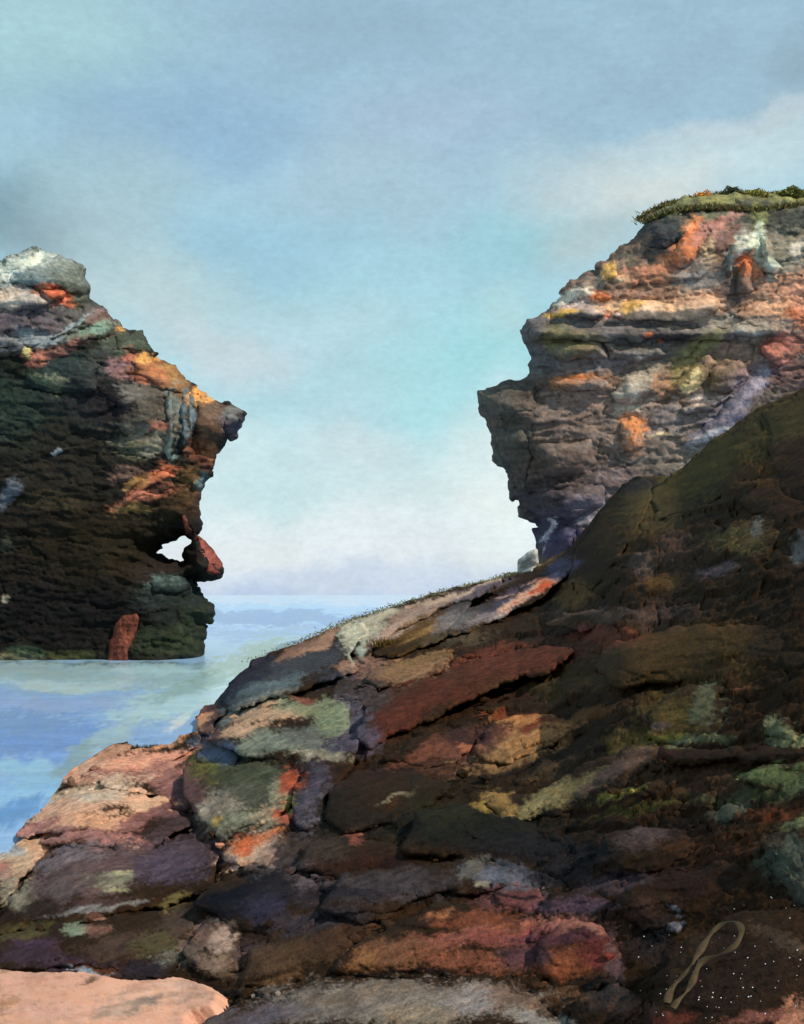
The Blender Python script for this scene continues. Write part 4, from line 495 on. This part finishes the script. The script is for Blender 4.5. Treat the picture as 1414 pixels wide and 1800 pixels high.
B('purple_ledge', 'rock ledge', 'purple-brown ledge overhanging the peach sand', [(-60, 1655), (60, 1634), (160, 1620), (290, 1600), (340, 1620), (336, 1690), (290, 1722), (210, 1714), (140, 1700), (50, 1708), (-60, 1704)], ang=4)
B('mint_stone', 'stone', 'small mint-green stone on the purple-brown ledge', [(118, 1640), (130, 1626), (160, 1622), (164, 1634), (140, 1644)], t=.5, step=2, amp=2, rough=1.5)
B('navy_boulder', 'boulder', 'navy-black boulder beneath the bright peach stone', [(336, 1590), (380, 1550), (440, 1536), (510, 1532), (560, 1556), (566, 1610), (510, 1650), (440, 1640), (380, 1612)], ang=10)
B('split_rock', 'rock', 'pinkish-white split rock between the purple ledge and navy boulder', [(324, 1690), (330, 1650), (360, 1622), (400, 1628), (424, 1670), (424, 1706), (390, 1722), (350, 1714)], ang=-40)
B('brown_mound', 'rock', 'dark brown mound between the navy boulder and grey slab', [(424, 1738), (440, 1670), (520, 1640), (600, 1620), (620, 1660), (600, 1712), (520, 1736)], ang=16)
B('dark_shelf', 'rock ledge', 'long charcoal shelf above the reddish hump', [(556, 1600), (600, 1540), (700, 1520), (820, 1510), (900, 1530), (930, 1556), (860, 1570), (740, 1580), (640, 1630)], ang=6)
B('green_black_boulder', 'boulder', 'green-black boulder below the long olive-grey slab', [(700, 1500), (730, 1430), (820, 1410), (940, 1450), (1010, 1470), (1000, 1520), (900, 1530), (780, 1510)], ang=-6)
B('umber_boulder', 'boulder', 'umber boulder right of the violet upright rib', [(566, 1440), (576, 1390), (640, 1350), (740, 1356), (800, 1380), (760, 1420), (700, 1450), (610, 1470)], ang=8)
B('grey_chip', 'stone', 'thin pale grey chip on the umber boulder', [(680, 1408), (700, 1398), (740, 1390), (738, 1398), (704, 1412)], t=.5, step=1.8, amp=2, rough=1)
B('maroon_brown_rock', 'rock', 'maroon-brown rock under the grey chip and above the charcoal shelf', [(520, 1530), (540, 1480), (620, 1470), (720, 1490), (780, 1520), (700, 1536), (600, 1546)], ang=6)
B('reddish_hump', 'boulder', 'broad reddish hump above the grey slab', [(566, 1716), (620, 1660), (700, 1620), (770, 1586), (850, 1590), (930, 1630), (960, 1680), (930, 1730), (800, 1722), (680, 1722)], ang=10)
B('wine_block', 'rock', 'wine-red block with a black crack on its right', [(862, 1574), (900, 1556), (950, 1560), (952, 1590), (934, 1614), (884, 1606)], ang=-8)
B('lilac_block', 'rock', 'lilac-brown block right of the wine-red block', [(956, 1616), (966, 1572), (1040, 1562), (1084, 1590), (1060, 1618), (1000, 1622)], ang=4)
B('rust_dome', 'boulder', 'rust and pink domed boulder right of the broad reddish hump', [(940, 1700), (950, 1650), (1000, 1618), (1060, 1628), (1096, 1670), (1100, 1730), (1040, 1742), (970, 1738)], ang=-6)
B('grey_slab', 'rock slab', 'pale grey slab across the bottom centre', [(330, 1840), (360, 1790), (440, 1762), (560, 1728), (700, 1718), (850, 1728), (940, 1756), (1000, 1800), (1000, 1960), (330, 1960)], t=.14, ang=6, amp=4)
B('charcoal_rock', 'rock', 'charcoal rock below the rust and pink domed boulder', [(1000, 1790), (1020, 1748), (1080, 1730), (1130, 1760), (1140, 1850), (1010, 1850)], ang=30)
B('flat_dark_boulder', 'boulder', 'large flat dark brown boulder in the bottom right corner', [(1130, 1960), (1150, 1720), (1210, 1650), (1300, 1600), (1390, 1600), (1500, 1640), (1500, 1960)], t=.14, ang=0, amp=5)
B('corner_stone', 'rock', 'pinkish-tan stone in the bottom right corner', [(1340, 1830), (1366, 1790), (1400, 1770), (1440, 1768), (1440, 1860), (1350, 1860)], t=.4, ang=30)
B('brown_boulder', 'boulder', 'brown boulder under the olive-grey slab, right of green-black boulder', [(1040, 1520), (1060, 1470), (1120, 1452), (1210, 1456), (1230, 1500), (1160, 1536), (1080, 1544)], ang=10)
B('umber_shelf', 'rock ledge', 'dark umber shelf between the brown boulder and flat dark boulder', [(1080, 1600), (1100, 1556), (1200, 1530), (1300, 1510), (1350, 1550), (1330, 1600), (1220, 1630), (1130, 1640)], ang=8)
B('blue_pebble', 'stone', 'upper of two pale blue stones beside the umber shelf', [(1166, 1606), (1170, 1592), (1188, 1596), (1192, 1608), (1176, 1614)], t=.6, step=1.6, amp=1.5, rough=1)
B('blue_pebble', 'stone', 'lower and larger of two pale blue stones above the golden kelp', [(1170, 1640), (1172, 1622), (1192, 1616), (1202, 1632), (1192, 1646)], t=.6, step=1.6, amp=1.5, rough=1)
B('rock_shoulder', 'boulder', 'grey-olive shoulder of rock beside the headland foot, at the top of slope', [(1000, 1020), (1010, 965), (1054, 905), (1094, 850), (1120, 836), (1150, 850), (1130, 920), (1080, 990), (1040, 1040)], ang=50, mix=.05, rough=6, amp=15)
B('mossy_shoulder', 'boulder', 'moss-brown shoulder below the blue-violet buttress of the headland', [(1140, 860), (1182, 836), (1252, 778), (1330, 720), (1350, 780), (1300, 860), (1220, 900), (1160, 910)], ang=30, mix=.05, rough=6, amp=15)
B('high_boulder', 'boulder', 'dark olive boulder highest on the slope at the right edge', [(1340, 720), (1414, 686), (1520, 660), (1540, 880), (1440, 900), (1370, 860)], ang=20, mix=.05, rough=6, amp=15)
B('grey_lump', 'rock', 'grey-olive lump set in the brown slope under the mossy shoulder', [(1258, 960), (1290, 920), (1360, 910), (1376, 950), (1350, 984), (1290, 984)], mix=.05, rough=6, amp=15)
B('rust_brown_rock', 'rock', 'rust-brown rock between the mossy shoulder and the dark olive boulder', [(1290, 880), (1340, 850), (1440, 890), (1440, 960), (1380, 930)], mix=.05, rough=6, amp=15)
B('ochre_lump', 'rock', 'ochre-brown lump in the middle of the upper slope', [(1100, 1036), (1130, 1008), (1190, 1004), (1220, 1024), (1180, 1046), (1120, 1050)], mix=.05, rough=6, amp=15)
B('purple_lump', 'rock', 'purple-brown lump right of the ochre lump', [(1226, 1012), (1256, 990), (1310, 986), (1300, 1008), (1250, 1026)], mix=.05, rough=6, amp=15)
B('brown_bench', 'rock ledge', 'smooth olive-brown bench across the upper slope', [(1040, 1180), (1080, 1130), (1200, 1100), (1340, 1100), (1470, 1120), (1470, 1180), (1320, 1190), (1180, 1200), (1090, 1210)], ang=2, mix=.35)
B('slope_shelf', 'rock ledge', 'thin grey-brown shelf above the rust-red ledge', [(960, 1100), (1000, 1076), (1100, 1068), (1160, 1080), (1120, 1100), (1020, 1112)], ang=4, mix=.35)

BLUE = dict(base=(150, 180, 196), ang=10, k=1.0, s=[])
B('blue_shard', 'stone', 'small pale blue stone lying on the cream and peach slab', [(146, 1440), (160, 1428), (182, 1420), (208, 1418), (212, 1428), (192, 1436), (168, 1440)], t=.25, step=1.8, amp=2, rough=1.2, field=BLUE)

# ------------------------------------------------------------------ vegetation
def blades(name, pts, h, w, n, cols, parent=None, spread=.2, lean=.5, **props):
    V, Fc, C = [], [], []
    for P in pts:
        for _ in range(n):
            b = P+np.array([random.gauss(0, spread), random.gauss(0, spread*.6), -.05*h]); a = random.uniform(0, math.pi); hh = h*random.uniform(.45, 1.2)
            dx, dy = math.cos(a)*w, math.sin(a)*w; L = np.array([random.uniform(-lean, lean)*hh, random.uniform(-lean, lean)*hh*.6, hh]); k = len(V)
            V += [b+[-dx, -dy, 0], b+[dx, dy, 0], b+L*.55+[dx*.7, dy*.7, 0], b+L*.55-[dx*.7, dy*.7, 0], b+L]
            Fc += [(k, k+1, k+2, k+3), (k+3, k+2, k+4)]; c = lin(random.choice(cols))*random.uniform(.7, 1.25); C += [c]*5
    return link(name, np.array(V), Fc, M_LEAF, np.array(C), parent, smooth=False, **props)
M_LEAF = mat_rock('leaf', 6., .8, bump=0., grain=.15, speck=.1)
GR = [(92, 92, 56), (112, 106, 62), (72, 76, 50), (134, 118, 70), (104, 84, 52)]
def along(pl, n, dep, dj=2.5, up=0.):
    p = np.array(pl, float); s = np.linspace(0, len(p)-1.001, n); i = s.astype(int); f = (s-i)[:, None]; q = p[i]*(1-f)+p[i+1]*f
    return [P3(np.array([x]), np.array([y-up]), np.array([dep(x, y)+random.uniform(0, dj)]))[0] for x, y in q]
top_line = [(1135, 388), (1150, 376), (1180, 360), (1230, 350), (1285, 342), (1350, 346), (1414, 341), (1700, 306)]
blades('grass', along(top_line, 300, lambda x, y: 87.2, 3), .30, .055, 34, GR, spread=.34, lean=1.3, kind='stuff', label='short olive grass along the headland top')
# two lower hanging fringes of turf
blades('grass', along([(1140, 392), (1190, 374), (1250, 368), (1330, 372), (1420, 362)], 120, lambda x, y: float(RF(np.array([x]), np.array([y]))[0])-.2, .5), .42, .05, 26, GR, spread=.4, lean=1.3, kind='stuff', label='ragged turf hanging over the headland rim')
def bush(name, px, py, D, wpx, hpx, cols, lab, cat, group=None):
    w = wpx/F*D/2; h = hpx/F*D; base = P3(np.array([px]), np.array([py]), np.array([D]))[0]
    V, Fc, C = [], [], []
    for _ in range(1300):
        t = random.random()**.6; a = random.uniform(0, 2*math.pi); ph = random.uniform(0, 1); rr = t*(1+.35*math.sin(3*a+px)+.25*math.sin(5*a))
        c = base+np.array([math.cos(a)*rr*w*1.15, math.sin(a)*rr*w*.8, h*ph*max(0, 1-(rr*.62)**1.5)*(.9+.16*math.sin(5.3*math.cos(a)*rr+px))]); s = .06*w+.03
        n = Vector((random.gauss(0, 1), random.gauss(0, 1), random.gauss(.4, 1))).normalized(); u = n.orthogonal().normalized(); v = n.cross(u); k = len(V)
        for aa, bb in ((-1, 0), (0, -.6), (1, 0), (0, .6)): V.append(c+np.array(u*aa*s+v*bb*s))
        Fc.append((k, k+1, k+2, k+3)); C += [lin(random.choice(cols))*random.uniform(.6, 1.3)]*4
    pr = dict(label=lab, category=cat)
    e = link(name, np.array(V), Fc, M_LEAF, np.array(C), None, smooth=False, **pr)
    sv, sf = [], []
    for q in range(5):
        a = q*1.26; tip = base+np.array([math.cos(a)*w*.5, math.sin(a)*w*.4, h*.6]); k = len(sv)
        for P, r in ((base, .05*w), (tip, .015*w)):
            for z in range(5): sv.append(P+np.array([math.cos(z*1.257)*r, math.sin(z*1.257)*r, 0]))
        sf += [(k+z, k+(z+1) % 5, k+5+(z+1) % 5, k+5+z) for z in range(5)]
    link('stem', np.array(sv), sf, mat_plain('twig', (70, 54, 38)), None, e)
    return e
bush('bush', 1237, 358, 87, 34, 27, [(222, 150, 50), (210, 132, 44), (232, 170, 80)], 'small bright orange bush on the headland top', 'bush')
bush('shrub', 1286, 346, 87, 30, 22, [(80, 86, 50), (96, 100, 56), (60, 62, 40)], 'dark olive shrub just right of the orange bush', 'shrub')
bush('shrub', 1325, 350, 87, 44, 20, [(150, 146, 72), (132, 132, 66), (176, 152, 70)], 'yellow-green low shrub on the headland top', 'shrub')
bush('shrub', 1390, 350, 87, 60, 22, [(104, 110, 54), (124, 122, 64), (80, 88, 48)], 'green low shrub cut by the right edge', 'shrub')
def tuft(px, py, wpx, h, cols, lab, n=60):
    D = float(slope_depth(px, py)); w = wpx/F*D/2
    pts = [P3(np.array([px]), np.array([py]), np.array([D]))[0]+np.array([random.uniform(-w, w), random.uniform(-.3, .1), .05]) for _ in range(n)]
    o = blades('grass_tuft', pts, h, .02, 7, cols, spread=.08, label=lab, category='grass tuft')
tuft(262, 1322, 56, .26, [(64, 58, 30), (84, 74, 40), (48, 44, 24)], 'dark olive turf tuft on the crest of the peach rock face')
tuft(700, 1138, 80, .35, [(96, 76, 34), (120, 92, 44), (70, 54, 26)], 'dry brown tuft at the left end of the ochre turf bank')
tuft(790, 1082, 60, .35, [(130, 104, 54), (92, 70, 34)], 'straw-coloured tuft at the upper end of the ochre turf bank')
blades('grass', along([(455, 1164), (560, 1120), (620, 1092), (700, 1066), (800, 1036), (900, 1013), (915, 1008)], 260, lambda x, y: float(slope_depth(x, y))+.2, 1.2), .13, .04, 12, [(128, 132, 98), (150, 148, 116), (92, 100, 76), (130, 120, 94)], spread=.4, lean=1.3, kind='stuff', label='thin grey-green grass along the ridge crest')

# ------------------------------------------------------------------ kelp strand looped on the flat dark boulder
def kelp():
    pts = [(1172, 1768), (1178, 1740), (1196, 1720), (1214, 1704), (1222, 1684), (1236, 1664), (1250, 1640), (1268, 1624), (1290, 1618), (1304, 1628), (1303, 1648), (1288, 1668), (1262, 1680), (1238, 1686), (1226, 1700), (1220, 1722), (1208, 1744), (1190, 1760), (1180, 1778)]
    q = []
    for i in range(len(pts)-1):
        for f in np.linspace(0, 1, 7)[:-1]: q.append(np.array(pts[i])*(1-f)+np.array(pts[i+1])*f)
    q = np.array(q); k = np.ones(7)/7; q = np.stack([np.convolve(np.pad(q[:, c], 3, 'edge'), k, 'valid') for c in (0, 1)], 1)
    D = slope_depth(q[:, 0], q[:, 1]); D = D-.75-.10*np.sin(np.linspace(0, 3.1, len(q))); P = P3(q[:, 0], q[:, 1], D); V, Fc = [], []; n = 8
    for i in range(len(P)):
        t = P[min(i+1, len(P)-1)]-P[max(i-1, 0)]; t = Vector(t).normalized(); s = t.cross(Vector(NRM)).normalized(); u = s.cross(t)
        r = .011*(1+.35*math.sin(i*.5)+.25*math.sin(i*.23+1))
        for a in range(n): V.append(P[i]+np.array(s*math.cos(a*2*math.pi/n)*r*1.7+u*math.sin(a*2*math.pi/n)*r*.6))
        if i: Fc += [((i-1)*n+a, (i-1)*n+(a+1) % n, i*n+(a+1) % n, i*n+a) for a in range(n)]
    link('kelp_strand', np.array(V), Fc, mat_plain('kelp', (72, 56, 34), .7, .4, 14), None, label='golden-brown kelp strand looped on the flat dark boulder', category='kelp')
kelp()

# bright specks modelled in place of specular glints on the flat dark boulder
def add_glints():
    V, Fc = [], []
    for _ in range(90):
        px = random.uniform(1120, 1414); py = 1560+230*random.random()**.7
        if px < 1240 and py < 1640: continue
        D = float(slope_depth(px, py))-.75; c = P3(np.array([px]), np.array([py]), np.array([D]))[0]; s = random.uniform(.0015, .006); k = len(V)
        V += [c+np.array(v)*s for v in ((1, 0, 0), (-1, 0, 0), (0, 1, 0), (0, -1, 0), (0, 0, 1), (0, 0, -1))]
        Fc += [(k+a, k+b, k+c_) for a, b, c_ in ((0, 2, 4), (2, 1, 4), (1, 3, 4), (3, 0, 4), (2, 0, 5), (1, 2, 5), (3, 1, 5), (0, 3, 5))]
    link('glint_specks', np.array(V), Fc, mat_plain('glint_white', (225, 220, 215), .3, .1), None, smooth=False, kind='stuff', label='scattered white specks in place of glints')
add_glints()

# loose broken stones lodged between the big rocks
def rubble():
    V, Fc, C = [], [], []; ico = [(0, 0, 1), (.9, 0, .4), (.28, .85, .4), (-.72, .53, .4), (-.72, -.53, .4), (.28, -.85, .4), (.72, .53, -.4), (-.28, .85, -.4), (-.9, 0, -.4), (-.28, -.85, -.4), (.72, -.53, -.4), (0, 0, -1)]
    F0 = [(0, 1, 2), (0, 2, 3), (0, 3, 4), (0, 4, 5), (0, 5, 1), (1, 6, 2), (2, 7, 3), (3, 8, 4), (4, 9, 5), (5, 10, 1), (6, 7, 2), (7, 8, 3), (8, 9, 4), (9, 10, 5), (10, 6, 1), (11, 7, 6), (11, 8, 7), (11, 9, 8), (11, 10, 9), (11, 6, 10)]
    n = 2400; px = rng.uniform(0, 1414, n); t = np.interp(px, TOP[:, 0], TOP[:, 1]); py = t+25+(1830-t)*rng.random(n)
    keep = ~((px < 420) & (py > 1690)) & ~((px > 900) & (py < 1330)) & (rng.random(n) > .2+.5*(px > 950)); px, py = px[keep], py[keep]; D = slope_depth(px, py); P = P3(px, py, D); col = colour(SLOPE, px, py, 3.)
    for i in range(len(px)):
        s = D[i]/F*(1.5+13*random.random()**4); k = len(V); a = random.uniform(0, 6.28); ca, sa = math.cos(a), math.sin(a); q = (random.uniform(.8, 1.9), random.uniform(.6, 1.1), random.uniform(.4, .8))
        for v in ico:
            x, y, z = (v[j]*q[j]*random.uniform(.75, 1.2)*s for j in range(3)); V.append((P[i, 0]+x*ca-y*sa+NRM[0]*s*.4, P[i, 1]+x*sa+y*ca+NRM[1]*s*.4, P[i, 2]+z+NRM[2]*s*.6))
        Fc += [tuple(k+j for j in f) for f in F0]; C += [col[i]*random.uniform(.7, 1.35)]*12
    link('rubble', np.array(V), Fc, M_NEAR, np.clip(np.array(C), 0, .8), smooth=False, kind='stuff', label='broken stones lodged between the boulders of the slope')
rubble()
